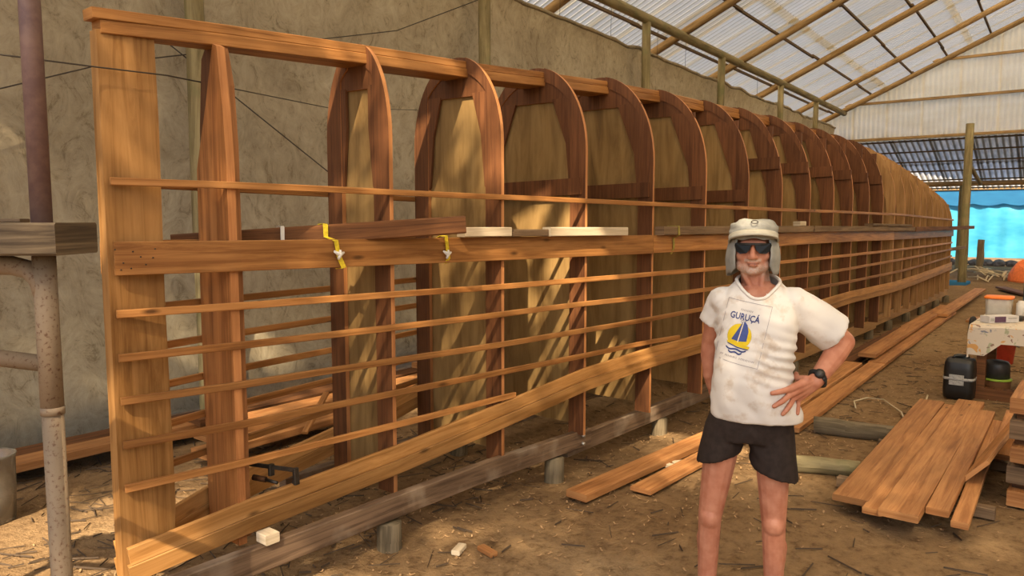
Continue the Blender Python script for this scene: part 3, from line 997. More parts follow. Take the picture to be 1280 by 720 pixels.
tag(board('packing_block', (1.93, 3.05, 0.236), (1.93, 3.13, 0.236), 0.075, 0.05, 'white_board'), 'pale packing block set on the dark beam under the first frame', 'block')

# ---- planks lying on the wide stringer
tb = tag(sweep('rough_timber', [(1.866, 3.786, 1.626), (2.5, 3.380, 1.674), (3.17, 2.950, 1.724)], 0.10, 0.10, 'rough_brown', cham=0.008),
         'rough brown timber lying slantwise on the wide stringer, strapped with yellow', 'timber')
tag(board('white_block', (3.31, 3.105, 1.677), (3.70, 3.058, 1.675), 0.075, 0.058, 'white_board'), 'short whitish board lying beside the brown timber end', 'board')
tag(board('dark_plank', (3.715, 3.05, 1.667), (4.04, 3.015, 1.665), 0.07, 0.045, 'grey_plank'), 'short dark board between the two whitish boards', 'board')
tag(board('white_board', (4.055, 3.01, 1.671), (4.95, 2.94, 1.664), 0.075, 0.062, 'white_board'), 'longer whitish board lying on the wide stringer past the brown timber', 'board')
tag(board('dark_plank', (5.45, 2.905, 1.663), (9.0, 2.836, 1.645), 0.085, 0.07, 'grey_plank'), 'dark grey plank on the wide stringer behind the olive strap', 'plank')
tag(sweep('dark_plank', [(9.05, 2.836, 1.645), (12.5, 2.83, 1.618), (14.6, 2.843, 1.592)], 0.085, 0.07, 'grey_plank'), 'dark plank along the middle of the wide stringer', 'plank')
tag(sweep('dark_plank', [(14.65, 2.843, 1.590), (19.75, 2.965, 1.565), (22.9, 3.05, 1.560)], 0.10, 0.08, 'rough_brown'), 'dark brown plank jutting out past the far end of the hull', 'plank')
tag(board('short_plank', (11.6, 2.83, 1.684), (14.2, 2.838, 1.655), 0.12, 0.035, 'grey_plank'), 'thin plank lying on top of the dark plank at the far frames', 'plank')
tag(box('white_block', 8.55, 8.75, 2.80, 2.88, 1.684, 1.735, 'white_board'), 'small pale wood block on the dark plank near the man\'s hat', 'block')
tag(board('dark_plank', (19.80, 3.10, 1.06), (22.2, 3.12, 1.05), 0.12, 0.06, 'grey_plank'), 'low dark plank poking out under the far end of the hull side', 'plank')

def strap(pts, w, mat, label, buckle=None):
    o = sweep('strap', pts, 0.004, w, mat, up=V((1, 0.0, 0)), cham=0.001)
    tag(o, label, 'strap')
    if buckle:
        b = V(buckle)
        tube('knot', [b + V((-0.035, -0.012, 0.02)), b + V((0.0, -0.014, 0.0)), b + V((0.03, -0.012, 0.012))], [0.006, 0.014, 0.006], 'white_plastic', o, n=7)
        tube('knot', [b + V((-0.01, -0.014, -0.025)), b + V((0.0, -0.016, 0.0)), b + V((0.006, -0.012, 0.025))], [0.006, 0.012, 0.006], 'white_plastic', o, n=7)
    return o
def yf(s): return yn(s) - 0.037      # front face of the wide stringer
strap([(2.53, 3.46, 1.66), (2.53, 3.44, 1.728), (2.515, 3.385, 1.730), (2.475, 3.318, 1.727), (2.47, 3.31, 1.66), (2.475, yf(2.475) - 0.006, 1.64), (2.49, yf(2.49) - 0.004, 1.56), (2.52, yf(2.52) - 0.004, 1.495), (2.52, yf(2.52) + 0.05, 1.488)], 0.028, 'yellow_strap',
      'yellow strap over the rough brown timber, between the first two frames', (2.49, yf(2.49), 1.565))
strap([(3.20, 3.20, 1.64), (3.20, 3.165, 1.655), (3.205, yf(3.2) - 0.006, 1.655), (3.215, yf(3.215) - 0.004, 1.59), (3.225, yf(3.22) - 0.004, 1.52), (3.225, yf(3.22) + 0.02, 1.49)], 0.028, 'yellow_strap',
      'yellow strap hanging over the wide stringer below the brown timber\'s end', (3.21, yf(3.21), 1.545))
strap([(2.34, 3.57, 1.62), (2.34, 3.555, 1.715), (2.325, 3.50, 1.716), (2.29, 3.44, 1.715), (2.285, 3.435, 1.62)], 0.022, 'white_plastic', 'pale thin strap round the brown timber next to the first frame')
strap([(5.68, 2.98, 1.64), (5.68, 2.948, 1.70), (5.69, 2.855, 1.70), (5.695, 2.853, 1.625), (5.70, yf(5.7) - 0.006, 1.60), (5.71, yf(5.7) - 0.004, 1.52), (5.71, yf(5.7) + 0.02, 1.465)], 0.03, 'olive_strap', 'olive strap over the dark grey plank on the wide stringer')

# ---- F-clamp on the sheer plank
cl = empty('bar_clamp', (2.17, 3.25, 0.40), 'dark steel bar clamp gripping the sheer plank past the first frame', 'clamp')
board('bar', (2.03, 3.60, 0.475), (2.17, 3.20, 0.475), 0.01, 0.022, 'dark_metal', cl)
sweep('jaw', [(2.17, 3.205, 0.485), (2.172, 3.20, 0.40)], 0.022, 0.03, 'dark_metal', cl, up=V((1, 0, 0)))
board('sliding_arm', (2.12, 3.345, 0.49), (2.12, 3.345, 0.43), 0.022, 0.03, 'dark_metal', cl, up=V((1, 0, 0)))
tube('screw', [(2.12, 3.40, 0.395), (2.13, 3.31, 0.395)], 0.009, 'dark_metal', cl, n=8)
tube('handle', [(2.10, 3.48, 0.395), (2.12, 3.40, 0.395)], 0.016, 'rough_brown', cl, n=8)
tube('screw', [(2.172, 3.20, 0.41), (2.168, 3.222, 0.41)], 0.012, 'dark_metal', cl, n=8)

# ================================================================== LUMBER ON THE GROUND
def gplank(x0, y0, x1, y1, w, t, lab, z=None, mat='lumber', name='plank', grp=None, tilt=0.0):
    z = (max(gh(x0, y0), gh(x1, y1), gh((x0 + x1) / 2, (y0 + y1) / 2)) + t / 2 + 0.012) if z is None else z
    up = V((0, math.sin(tilt), math.cos(tilt)))
    return tag(board(name, (x0, y0, z), (x1, y1, z), w, t, mat, up=up), lab, 'plank', grp)
# lying along the hull
gplank(3.95, 2.68, 6.15, 2.55, 0.17, 0.05, 'reddish plank on the ground beside the second dark support beam')
gplank(4.3, 2.40, 6.0, 2.36, 0.16, 0.03, 'thin plank on the ground between the man and the hull beam')
gplank(6.6, 2.38, 9.9, 2.52, 0.20, 0.045, 'plank behind the man\'s bent elbow, next to the hull')
gplank(6.4, 2.14, 10.6, 2.30, 0.19, 0.045, 'plank on the ground running out behind the man\'s hip')
gplank(9.95, 2.66, 13.6, 2.72, 0.22, 0.06, 'thick plank with a dark sawn end under the dark bulkheads', mat='rough_brown')
gplank(10.1, 2.42, 15.2, 2.60, 0.21, 0.05, 'long plank in the middle of the row beside the hull', z=GZ + 0.115)
gplank(10.0, 2.28, 16.6, 2.50, 0.20, 0.045, 'long plank on the open-floor side of the row beside the hull')
gplank(13.9, 2.72, 18.0, 2.80, 0.22, 0.05, 'plank lying beneath the pale bulkheads')
gplank(15.4, 2.48, 21.8, 2.66, 0.24, 0.05, 'last plank of the row, reaching past the hull\'s far end', z=GZ + 0.10)
# behind the hull, along the tarpaulin
for k, (x0, y0, x1, y1, z, m) in enumerate(((0.6, 5.88, 5.4, 6.02, 0.02, 'lumber'), (0.9, 6.12, 5.0, 6.16, 0.02, 'rough_brown'), (2.9, 5.55, 8.2, 5.72, 0.02, 'lumber'), (3.0, 5.86, 8.6, 5.98, 0.09, 'rough_brown'), (3.4, 5.58, 7.4, 5.70, 0.085, 'lumber'), (2.7, 5.20, 5.8, 5.40, 0.0, 'lumber'), (5.6, 5.9, 10.5, 6.05, 0.15, 'lumber'))):
    labs = ('wide reddish plank on the floor at the tarpaulin\'s foot by the scaffold', 'dark brown plank tucked against the tarpaulin by the scaffold', 'plank at the bottom of the pile behind the hull', 'dark plank on top of the pile behind the hull', 'orange plank on the front of the pile behind the hull', 'loose plank on the floor in front of the pile behind the hull', 'topmost plank of the pile along the tarpaulin')
    gplank(x0, y0, x1, y1, 0.22, 0.06, labs[k], z=z + 0.0 + (0.02 if k in (0, 1, 2, 5) else 0.0), mat=m)
for k, (x, y) in enumerate(((1.4, 5.98), (4.4, 6.0), (3.3, 5.72), (6.6, 5.8))):
    tag(board('bearer', (x, y - 0.45, GZ + 0.0), (x, y + 0.3, GZ + 0.0), 0.07, 0.07, 'grey_plank'), ['short bearer under the planks by the scaffold', 'short bearer under the dark plank against the tarpaulin', 'short bearer under the orange planks behind the hull', 'short bearer under the topmost plank behind the hull'][k], 'bearer', 'bearers under the planks')
# small stick against the hull interior
tag(board('stick', (2.75, 3.95, 0.40), (3.05, 4.12, 0.58), 0.04, 0.02, 'fir'), 'short lath leaning inside the hull at the second bulkhead', 'stick')

# round logs on the floor
tag(log('floor_log', (6.55, 1.97, gh(6.55, 1.97) + 0.06), (6.74, 1.36, gh(6.72, 1.38) + 0.06), 0.078, 0.072, 'stake', seed=301), 'grey round log lying between the man and the lumber pile', 'log')
tag(log('floor_log', (5.42, 1.86, gh(5.45, 1.8) + 0.05), (5.62, 1.36, gh(5.6, 1.4) + 0.05), 0.068, 0.062, 'log', seed=302), 'pale round log on the floor beside the man\'s shorts', 'log')

# lumber pile on the right
pile = [(4.8, 1.21, 7.95, 1.31, 0.21, 0.04, 0.035, 'wide plank at the hull-side edge of the lumber pile'),
        (4.7, 1.06, 7.88, 1.14, 0.11, 0.04, 0.032, 'second plank of the lumber pile, lower than its neighbours'),
        (4.6, 0.90, 7.95, 0.99, 0.21, 0.045, 0.080, 'broad plank lying on top of the lumber pile'),
        (4.8, 0.735, 7.62, 0.825, 0.12, 0.04, 0.080, 'narrow plank of the lumber pile beside the broad one'),
        (4.8, 0.62, 7.5, 0.735, 0.09, 0.04, 0.033, 'narrow plank sunk between others in the lumber pile'),
        (6.25, 0.585, 7.78, 0.64, 0.12, 0.04, 0.076, 'pale plank towards the table edge of the lumber pile')]
for (x0, y0, x1, y1, w, t, z, lab) in pile:
    gplank(x0, y0, x1, y1, w, t, lab, z=GZ + 0.06 + z)
gplank(5.55, 0.645, 7.98, 0.545, 0.20, 0.03, 'plank tipped on edge at the table side of the lumber pile', z=GZ + 0.205, tilt=0.85)
gplank(6.35, 0.36, 7.6, 0.40, 0.26, 0.035, 'wide board lying under the tipped plank', z=GZ + 0.09)
for k, x in enumerate((5.3, 6.4, 7.4)):
    tag(board('bearer', (x, 0.50 if x < 6.3 else 0.22, GZ + 0.035), (x, 1.42, GZ + 0.035), 0.07, 0.07, 'grey_plank'), ['bearer across the lumber pile nearest the man', 'bearer under the middle of the lumber pile', 'bearer under the table-side end of the lumber pile'][k], 'bearer', 'bearers under the lumber pile')
# stacked thick blocks at the frame edge
zb = GZ + 0.02
for k in range(5):
    hb = (0.10, 0.11, 0.10, 0.12, 0.10)[k]
    ob = (0.0, 0.03, -0.02, 0.02, 0.04)[k]
    tag(box('timber_block', 5.55 + ob, 6.22 + ob, 0.22 + 0.4 * ob, 0.47 + 0.4 * ob, zb, zb + hb, 'lumber' if k % 2 == 0 else 'grey_plank'),
        ['lowest thick timber block of the stack by the lumber pile', 'second timber block up in the stack by the lumber pile', 'third timber block up in the stack by the lumber pile', 'fourth timber block up in the stack by the lumber pile', 'topmost timber block of the stack by the lumber pile'][k], 'block')
    zb += hb
    if k < 4:
        for q, xs_ in enumerate((5.66, 6.10)):
            tag(box('sticker', xs_ - 0.025, xs_ + 0.025, 0.25, 0.45, zb, zb + 0.04, 'rough_brown'), '%s spacer lath up in the stack of timber blocks, %s end' % (ORD[k], ('man-side', 'table-side')[q]), 'lath', 'spacers in the block stack')
        zb += 0.04

# ================================================================== SCAFFOLD ON THE LEFT
sp = V((0.865, 2.576, 0))
RT = V((math.sin(ANG), -math.cos(ANG), 0))
FW = V((math.cos(ANG), math.sin(ANG), 0))
sc = empty('pipe_scaffold', (sp.x, sp.y, GZ), 'rusty pipe scaffold frame standing beside the stem plank', 'scaffold')
tube('leg', [sp + V((0, 0, GZ - 0.05)), sp + V((0, 0, 1.15))], 0.031, 'rust_pipe', sc, n=16)
tube('upper_leg', [sp + V((0, 0, 1.15)), sp + V((0, 0, 1.64))], 0.033, 'rust_pipe', sc, n=16)
tube('pole', [sp + V((0, 0, 1.5)), sp + V((0, 0, 3.2))], 0.030, 'purple_pipe', sc, n=16)
tube('collar', [sp + V((0, 0, 1.14)), sp + V((0, 0, 1.165))], 0.0345, 'rust_pipe', sc, n=16)
bend = [sp - RT * 1.3 + V((0, 0, 1.612)), sp - RT * 0.5 + V((0, 0, 1.612)), sp - RT * 0.10 + V((0, 0, 1.610)), sp - RT * 0.05 + V((0, 0, 1.597)), sp - RT * 0.018 + V((0, 0, 1.565)), sp + V((0, 0, 1.50))]
tube('top_rail', bend, 0.030, 'rust_pipe', sc, n=14)
tube('brace', [sp - RT * 1.3 + V((0, 0, 1.46)), sp + V((0, 0, 1.30))], 0.026, 'rust_pipe', sc, n=14)
tube('leg', [sp - RT * 1.3 + V((0, 0, GZ - 0.05)), sp - RT * 1.3 + V((0, 0, 1.64))], 0.031, 'rust_pipe', sc, n=14)
pc = sp - FW * 0.02
tag(sweep('scaffold_timber', [pc - RT * 1.4 + V((0, 0, 1.692)), pc + RT * 0.118 + V((0, 0, 1.694))], 0.22, 0.096, 'scaffold_timber', cham=0.006), 'thick grey weathered timber lying on the scaffold frame', 'timber')
tag(board('lath', pc - RT * 1.3 + V((0.05, 0.1, 1.748)), pc - RT * 0.06 + V((0.05, 0.1, 1.748)), 0.05, 0.012, 'grey_plank'), 'thin dark lath lying on the scaffold timber', 'lath')
# plastic tub behind the scaffold
tub = lathe('plastic_tub', [(0.09, 0.0), (0.12, 0.01), (0.13, 0.2), (0.135, 0.40), (0.142, 0.405), (0.142, 0.42), (0.130, 0.42), (0.125, 0.2), (0.112, 0.03)], (1.40, 5.24, gh(1.40, 5.24)), 'plastic_bag')
tag(tub, 'cloudy plastic tub on the floor at the frame\'s scaffold end', 'tub')

# ================================================================== TABLE AND THINGS
TX, TY = 8.78, 1.13        # near hull-side corner
tz = 0.72
tw = empty('work_table', (9.3, 0.4, GZ), 'rough wooden work table under a paint-stained cloth', 'table')
box('tabletop', TX, TX + 1.12, TY - 1.5, TY, tz - 0.075, tz - 0.04, 'grey_plank', tw)
for (lx, ly) in ((TX + 0.06, TY - 0.10), (TX + 1.05, TY - 0.08), (TX + 0.06, TY - 1.42), (TX + 1.05, TY - 1.42)):
    box('leg', lx - 0.04, lx + 0.04, ly - 0.04, ly + 0.04, GZ - 0.02, tz - 0.076, 'rough_brown', tw)
box('apron', TX + 0.03, TX + 0.06, TY - 1.46, TY - 0.05, tz - 0.15, tz - 0.076, 'rough_brown', tw)
box('stretcher', TX + 0.0, TX + 0.10, TY - 1.46, TY + 0.03, GZ + 0.0, GZ + 0.13, 'rough_brown', tw)
# cloth: top sheet with hanging front and side
def tcloth():
    verts, faces = [], []
    us = [-0.30, -0.2, -0.1, -0.02, 0.0] + [0.12 * i for i in range(1, 10)] + [1.12]
    vs_ = [-0.16, -0.1, -0.05, 0.0] + [0.14 * i for i in range(1, 11)] + [1.5]
    g = {}
    for i, u in enumerate(us):
        for j, v in enumerate(vs_):
            # u: away from the front edge, v: from the hull-side edge
            x = TX - 0.012 + max(u, 0); y = TY + 0.012 - max(v, 0)
            z = tz - 0.033
            if u < 0:
                hang = 0.17 if v > 0.18 else 0.30
                z -= hang * (-u / 0.30); x -= 0.012 + 0.02 * abs(math.sin(v * 9)) * (-u / 0.3)
            if v < 0:
                z -= (0.30 if u < 0.15 else 0.1) * (-v / 0.16); y += 0.012 + 0.02 * math.sin(u * 11) * (-v / 0.16)
            g[i, j] = len(verts)
            verts.append((x, y, max(z, tz - 0.36) + 0.004 * noise.noise(V((u * 5, v * 5, 0)))))
    for i in range(len(us) - 1):
        for j in range(len(vs_) - 1):
            faces.append((g[i, j], g[i, j + 1], g[i + 1, j + 1], g[i + 1, j]))
    o = add('tablecloth', verts, faces, 'paint_cloth', smooth=False)
    tag(o, 'cream cloth with paint stains draped over the work table', 'cloth')
    m = o.modifiers.new('thick', 'SOLIDIFY'); m.thickness = 0.004; m.offset = 1
tcloth()
tt = tz - 0.026
pcn = empty('plastic_container', (9.72, 1.0, tt), 'square translucent plastic container with an orange lid on the table', 'container')
lathe('body', [(0.115, 0), (0.125, 0.01), (0.135, 0.19), (0.13, 0.195)], (9.72, 1.0, tt), 'frosted', pcn, n=32, sq=7, sx=0.92, sy=0.92)
lathe('lid', [(0.135, 0.195), (0.148, 0.196), (0.148, 0.215), (0.14, 0.222), (0.05, 0.223)], (9.72, 1.0, tt), 'orange_plastic', pcn, n=32, sq=7, sx=0.92, sy=0.92)
cn = empty('carton_box', (8.75, 0.80, tt), 'flat printed carton lying before the orange-lidded container', 'box')
ca_ = V((0.756, -0.654, 0)); cb_ = V((0.654, 0.756, 0)); cc_ = V((9.14, 0.93, 0))
def cbox(name, u0, u1, v0, v1, z0, z1, mat):
    zc = (z0 + z1) / 2; vm = (v0 + v1) / 2
    p = cc_ + ca_ * u0 + cb_ * vm; q = cc_ + ca_ * u1 + cb_ * vm
    sweep(name, [(p.x, p.y, zc), (q.x, q.y, zc)], v1 - v0, z1 - z0, mat, cn, cham=0.001)
cbox('carton', -0.175, 0.175, -0.06, 0.06, tt, tt + 0.07, 'card')
cbox('print_panel', -0.11, 0.02, -0.063, -0.0605, tt + 0.006, tt + 0.064, 'card_purple')
cbox('print_panel', 0.05, 0.15, -0.063, -0.0605, tt + 0.04, tt + 0.05, 'grey_label')
cbox('print_panel', -0.16, -0.12, -0.063, -0.0605, tt + 0.02, tt + 0.05, 'grey_label')

tag(lathe('white_bottle', [(0.04, 0), (0.045, 0.01), (0.045, 0.15), (0.03, 0.165), (0.03, 0.18)], (9.74, 0.80, tt), 'white_plastic', n=16), 'white plastic bottle behind the container on the table', 'bottle')
tag(box('white_carton', 9.55, 9.75, 0.56, 0.72, tt, tt + 0.11, 'white_plastic', ang=0.2), 'white carton on the table beside the white bottle', 'box')
tag(lathe('pink_tub', [(0.05, 0), (0.065, 0.01), (0.075, 0.12), (0.06, 0.13)], (9.42, 0.62, tt), 'pink_plastic', n=16), 'pink tub at the end of the table', 'tub')
tag(box('dark_pouch', 9.76, 9.84, 0.62, 0.74, tt, tt + 0.06, 'dark_cloth', cham=0.02), 'small dark pouch on the back corner of the table', 'pouch')
tag(lathe('pot', [(0.03, 0), (0.045, 0.005), (0.05, 0.05), (0.045, 0.055)], (9.38, 0.78, tt), 'dark_jug', n=14), 'small dark pot beside the carton on the table', 'pot')
# jacket hanging off the table corner
jv = []
jk = lathe('hanging_cloth', [(0.02, 0.0), (0.07, 0.02), (0.085, 0.10), (0.07, 0.24), (0.05, 0.27), (0.02, 0.28)], (9.62, 1.225, 0.40), 'dark_cloth', n=14, sx=1.5, sy=0.5)
tag(jk, 'dark cloth hanging at the hull-side end of the table', 'cloth')

# black jerrycan
jx, jy = 8.74, 1.20
jz = gh(jx, jy)
jc = empty('jerrycan', (jx, jy, jz), 'black plastic canister with a grey label band standing by the table', 'canister')
lathe('body', [(0.11, 0.0), (0.135, 0.02), (0.14, 0.10), (0.138, 0.30), (0.132, 0.37), (0.118, 0.405), (0.07, 0.415)], (jx, jy, jz), 'black_plastic', jc, n=40, sq=5)
lathe('label_band', [(0.1395, 0.20), (0.1422, 0.202), (0.1422, 0.225), (0.1395, 0.227)], (jx, jy, jz), 'grey_label', jc, n=40, sq=5)
for zz in (0.175, 0.235):
    sweep('label', [(jx - 0.1425, jy + 0.075, jz + zz), (jx - 0.1425, jy - 0.055, jz + zz)], 0.006, 0.045, 'grey_label', jc)
tube('handle', [V((jx - 0.05, jy + 0.06, jz + 0.41)), V((jx - 0.04, jy + 0.05, jz + 0.435)), V((jx + 0.04, jy - 0.05, jz + 0.435)), V((jx + 0.05, jy - 0.06, jz + 0.41))], 0.016, 'black_plastic', jc)
lathe('cap', [(0.03, 0.41), (0.032, 0.412), (0.032, 0.44), (0.025, 0.445)], (jx + 0.05, jy + 0.02, jz), 'black_plastic', jc, n=14)
# red bucket under the table
bx, by = 11.17, 1.10
rb = empty('red_bucket', (bx, by, gh(bx, by)), 'red plastic bucket on the floor behind the work table', 'bucket')
lathe('body', [(0.13, 0), (0.135, 0.005), (0.175, 0.40), (0.185, 0.402), (0.185, 0.42), (0.165, 0.42), (0.13, 0.04)], (bx, by, gh(bx, by)), 'red_plastic', rb, n=24)
tube('handle', [(bx - 0.18, by, gh(bx, by) + 0.39), (bx - 0.19, by - 0.05, gh(bx, by) + 0.30), (bx, by - 0.19, gh(bx, by) + 0.22), (bx + 0.19, by - 0.05, gh(bx, by) + 0.30), (bx + 0.18, by, gh(bx, by) + 0.39)], 0.005, 'dark_metal', rb, n=6)
tag(lathe('red_tub', [(0.11, 0), (0.115, 0.005), (0.15, 0.30), (0.155, 0.31), (0.13, 0.31), (0.10, 0.03)], (11.5, 1.28, gh(11.5, 1.28)), 'red_plastic', n=20), 'lower red tub behind the red bucket', 'tub')
# jug with green rim and dark sheet under the table
jg = empty('dark_jug', (9.10, 0.92, GZ), 'dark squat jug with a green rim under the table', 'jug')
lathe('body', [(0.11, 0.0), (0.125, 0.01), (0.13, 0.17), (0.12, 0.18)], (9.10, 0.92, GZ), 'rough_brown', jg, n=20)
lathe('rim', [(0.131, 0.175), (0.138, 0.177), (0.138, 0.195), (0.12, 0.197)], (9.10, 0.92, GZ), 'green_plastic', jg, n=20)
lathe('lid', [(0.118, 0.197), (0.115, 0.34), (0.10, 0.37), (0.06, 0.38)], (9.10, 0.92, GZ), 'dark_jug', jg, n=20)
bv, bf = [], []
for i in range(9):
    for j in range(9):
        u, v = i / 8, j / 8
        bv.append((8.85 + 0.5 * u, 0.45 - 0.35 * v + 0.03 * math.sin(u * 7), GZ + 0.02 + 0.42 * u * (1 - 0.4 * v) + 0.03 * math.sin(v * 9)))
for i in range(8):
    for j in range(8):
        a = i * 9 + j
        bf.append((a, a + 1, a + 10, a + 9))
sk = tag(add('dark_sack', bv, bf, 'dark_cloth', smooth=True), 'dark sheet of cloth propped under the table', 'cloth')
m_ = sk.modifiers.new('thick', 'SOLIDIFY'); m_.thickness = 0.03
# far things
tag(lathe('steel_drum', [(0.27, 0), (0.28, 0.01), (0.28, 0.28), (0.287, 0.29), (0.28, 0.30), (0.28, 0.58), (0.287, 0.59), (0.28, 0.60), (0.28, 0.86), (0.26, 0.87)], (17.3, 1.12, GZ), 'dark_jug', n=24), 'dark drum on the floor beyond the table', 'drum')
tag(box('brown_chest', 15.6, 16.3, 1.35, 2.1, GZ - 0.02, GZ + 0.02, 'lumber'), 'flat wooden board on the floor before the drum', 'board')
bm = bmesh.new(); bmesh.ops.create_icosphere(bm, subdivisions=3, radius=1)
ov = [(26.7 + v.co.x * 0.6, 1.98 + v.co.y * 0.6, GZ + 0.05 + max(v.co.z, -0.1) * 0.62 * (1 + 0.35 * noise.noise(v.co * 2.4)) ) for v in bm.verts]
of = [tuple(v.index for v in f.verts) for f in bm.faces]; bm.free()
tag(add('orange_heap', ov, of, 'orange_cloth', smooth=False), 'crumpled orange sheet heaped past the tall shed post', 'heap')
for k in range(22):
    a = random.uniform(-0.5, 0.5)
    x = 27.2 + random.uniform(-1.2, 1.6); y = 3.5 + random.uniform(-0.9, 0.5)
    l = random.uniform(1.0, 2.2)
    d = V((math.cos(a + 0.4), math.sin(a + 0.4), 0)) * l / 2
    z = GZ + 0.05 + random.uniform(0, 0.28)
    tag(tube('branch', [V((x, y, z)) - d + V((0, 0, -0.05)), V((x, y, z + 0.05)), V((x, y, z)) + d], 0.022, 'pale_cord', n=6), 'thin bare stick in the heap before the blue cloth', 'stick', 'sticks heaped before the blue cloth')
tag(log('stake', SH(33.5, 2.62, GZ - 0.2), SH(33.45, 2.60, 1.0), 0.14, 0.11, 'rafter_log', seed=401), 'short upright stake before the blue cloth', 'stake')
tag(box('blue_scrap', 24.2, 25.0, 3.3, 3.9, GZ - 0.02, GZ + 0.08, 'blue_shade_and_scrap', cham=0.03), 'folded blue scrap on the floor past the hull\'s far end', 'cloth')
tag(gplank(20.5, 1.2, 23.5, 2.4, 0.25, 0.05, 'reddish plank on the floor before the tall shed post', mat='red_wood'), None)
# pale string on the floor
def floor_line(pts, r, lab, mat='pale_cord'):
    tag(tube('string', [(x, y, gh(x, y) + 0.02 + r) for x, y in pts], r, mat, n=6), lab, 'string')
floor_line([(7.6, 1.9), (7.85, 1.98), (8.1, 1.92), (8.15, 1.78), (7.9, 1.66), (7.7, 1.52), (7.5, 1.46)], 0.008, 'pale string curled on the floor before the black canister')
floor_line([(8.3, 1.42), (8.45, 1.44), (8.6, 1.46)], 0.008, 'pale splinter on the floor beside the black canister')

# ---- uncountable litter
def shavings():
    verts, faces = [], []
    rnd = random.Random(3)
    def flake(x, y, l, w, z):
        a = rnd.uniform(0, math.pi * 2)
        c, s = math.cos(a), math.sin(a)
        n = 4
        base = len(verts)
        curl = rnd.uniform(0.0, 0.6)
        for i in range(n):
            u = (i / (n - 1) - 0.5) * l
            zz = z + 0.006 + curl * l * 4 * (i / (n - 1) - 0.5) ** 2 * 0.6 + rnd.uniform(0, 0.004)
            for k in (-0.5, 0.5):
                verts.append((x + c * u - s * k * w, y + s * u + c * k * w, zz + k * rnd.uniform(-0.3, 0.3) * w))
        for i in range(n - 1):
            b = base + 2 * i
            faces.append((b, b + 2, b + 3, b + 1))
    for k in range(4200):
        if k < 3000:
            x = rnd.uniform(1.0, 12.0); y = rnd.gauss(2.9, 0.9)
        elif k < 4300:
            x = rnd.uniform(4.5, 14); y = rnd.uniform(0.4, 2.4)
        else:
            x = rnd.uniform(0.5, 5.0); y = rnd.uniform(3.4, 6.2)
        flake(x, y, rnd.uniform(0.012, 0.045), rnd.uniform(0.004, 0.011), gh(x, y))
    tag(add('wood_shavings', verts, faces, 'shaving', origin=(0, 0, 0)), 'pale wood shavings strewn over the sandy floor', 'shavings', kind='stuff')
    verts, faces = [], []
    for k in range(1500):
        if k < 900: x = rnd.uniform(0.2, 4.5); y = rnd.uniform(3.2, 6.4)
        else: x = rnd.uniform(2, 14); y = rnd.uniform(0.5, 4.2)
        l = rnd.uniform(0.03, 0.22); w = rnd.uniform(0.004, 0.009); a = rnd.uniform(0, 6.3)
        d = V((math.cos(a), math.sin(a), rnd.uniform(-0.05, 0.1))) * l / 2
        p = V((x, y, gh(x, y) + 0.008)); sd = V((-math.sin(a), math.cos(a), 0)) * w / 2; up = V((0, 0, w))
        b = len(verts)
        for q in (p - d, p + d):
            verts.extend([q - sd, q + sd, q + up])
        faces.extend([(b, b + 1, b + 4, b + 3), (b + 1, b + 2, b + 5, b + 4), (b + 2, b, b + 3, b + 5), (b, b + 2, b + 1), (b + 3, b + 4, b + 5)])
    tag(add('twigs', verts, faces, 'twig', origin=(0, 0, 0)), 'dark twigs and bark litter on the floor', 'twigs', kind='stuff')
shavings()
# a few larger offcuts
offs = [((2.15, 4.75), 'small reddish offcut on the floor behind the stem plank'), ((4.95, 2.52), 'white chip on the floor under the second support beam'), ((5.05, 2.50), 'white chip beside another chip under the second beam'), ((2.9, 2.75), 'pale offcut on the floor below the first dark beam'), ((3.0, 2.62), 'reddish offcut on the floor below the first dark beam')]
for k, ((x, y), lab) in enumerate(offs):
    tag(box('offcut', x - 0.05 - 0.02 * (k == 4), x + 0.05, y - 0.025, y + 0.025, gh(x, y) + 0.002, gh(x, y) + 0.03, 'white_board' if k in (1, 2, 3) else 'lumber', ang=0.5 + k), lab, 'offcut')

# ================================================================== TREE OUTSIDE THE OPEN GABLE (shades the front)
def tree(bx, by, lab, seed, crown, nleaf, ncl):
    rnd = random.Random(seed)
    root = empty('shade_tree', (bx, by, GZ), lab, 'tree')
    c = V(crown)
    log('trunk', (bx, by, GZ - 0.2), (c.x, c.y, c.z - 1.0), 0.22, 0.11, 'bark', root, seed=seed, wander=0.15)
    verts, faces = [], []
    for k in range(13):
        d = V((rnd.uniform(-1, 1), rnd.uniform(-1, 1), rnd.uniform(-0.4, 1))).normalized()
        tube('branch', [c - V((0, 0, 1.2)), c + d * 0.9 - V((0, 0, 0.3)), c + d * 2.2], [0.06, 0.04, 0.015], 'bark', root, n=6)
    cl_ = [c + V((rnd.gauss(0, 1.25), rnd.gauss(0, 1.25), rnd.gauss(0.1, 0.75))) for _ in range(ncl)]
    for k in range(nleaf):
        p = rnd.choice(cl_) + V((rnd.gauss(0, 0.3), rnd.gauss(0, 0.3), rnd.gauss(0, 0.22)))
        a = V((rnd.gauss(0, 1), rnd.gauss(0, 1), rnd.gauss(0, 0.5))).normalized()
        b = a.cross(V((rnd.gauss(0, 1), rnd.gauss(0, 1), rnd.gauss(0, 1)))).normalized()
        l = rnd.uniform(0.07, 0.13); w = l * 0.42
        i = len(verts)
        verts.extend([p - a * l, p + b * w, p + a * l, p - b * w])
        faces.append((i, i + 1, i + 2, i + 3))
    tag(add('foliage', verts, faces, 'leaf', root), kind='stuff')
tree(-8.2, -2.6, 'leafy tree outside the open gable, over the stem end', 11, (-6.0, -1.0, 10.4), 3000, 34)
tree(-7.4, -6.4, 'leafy tree outside the open gable, over the floor side', 12, (-5.7, -4.2, 10.8), 7500, 44)

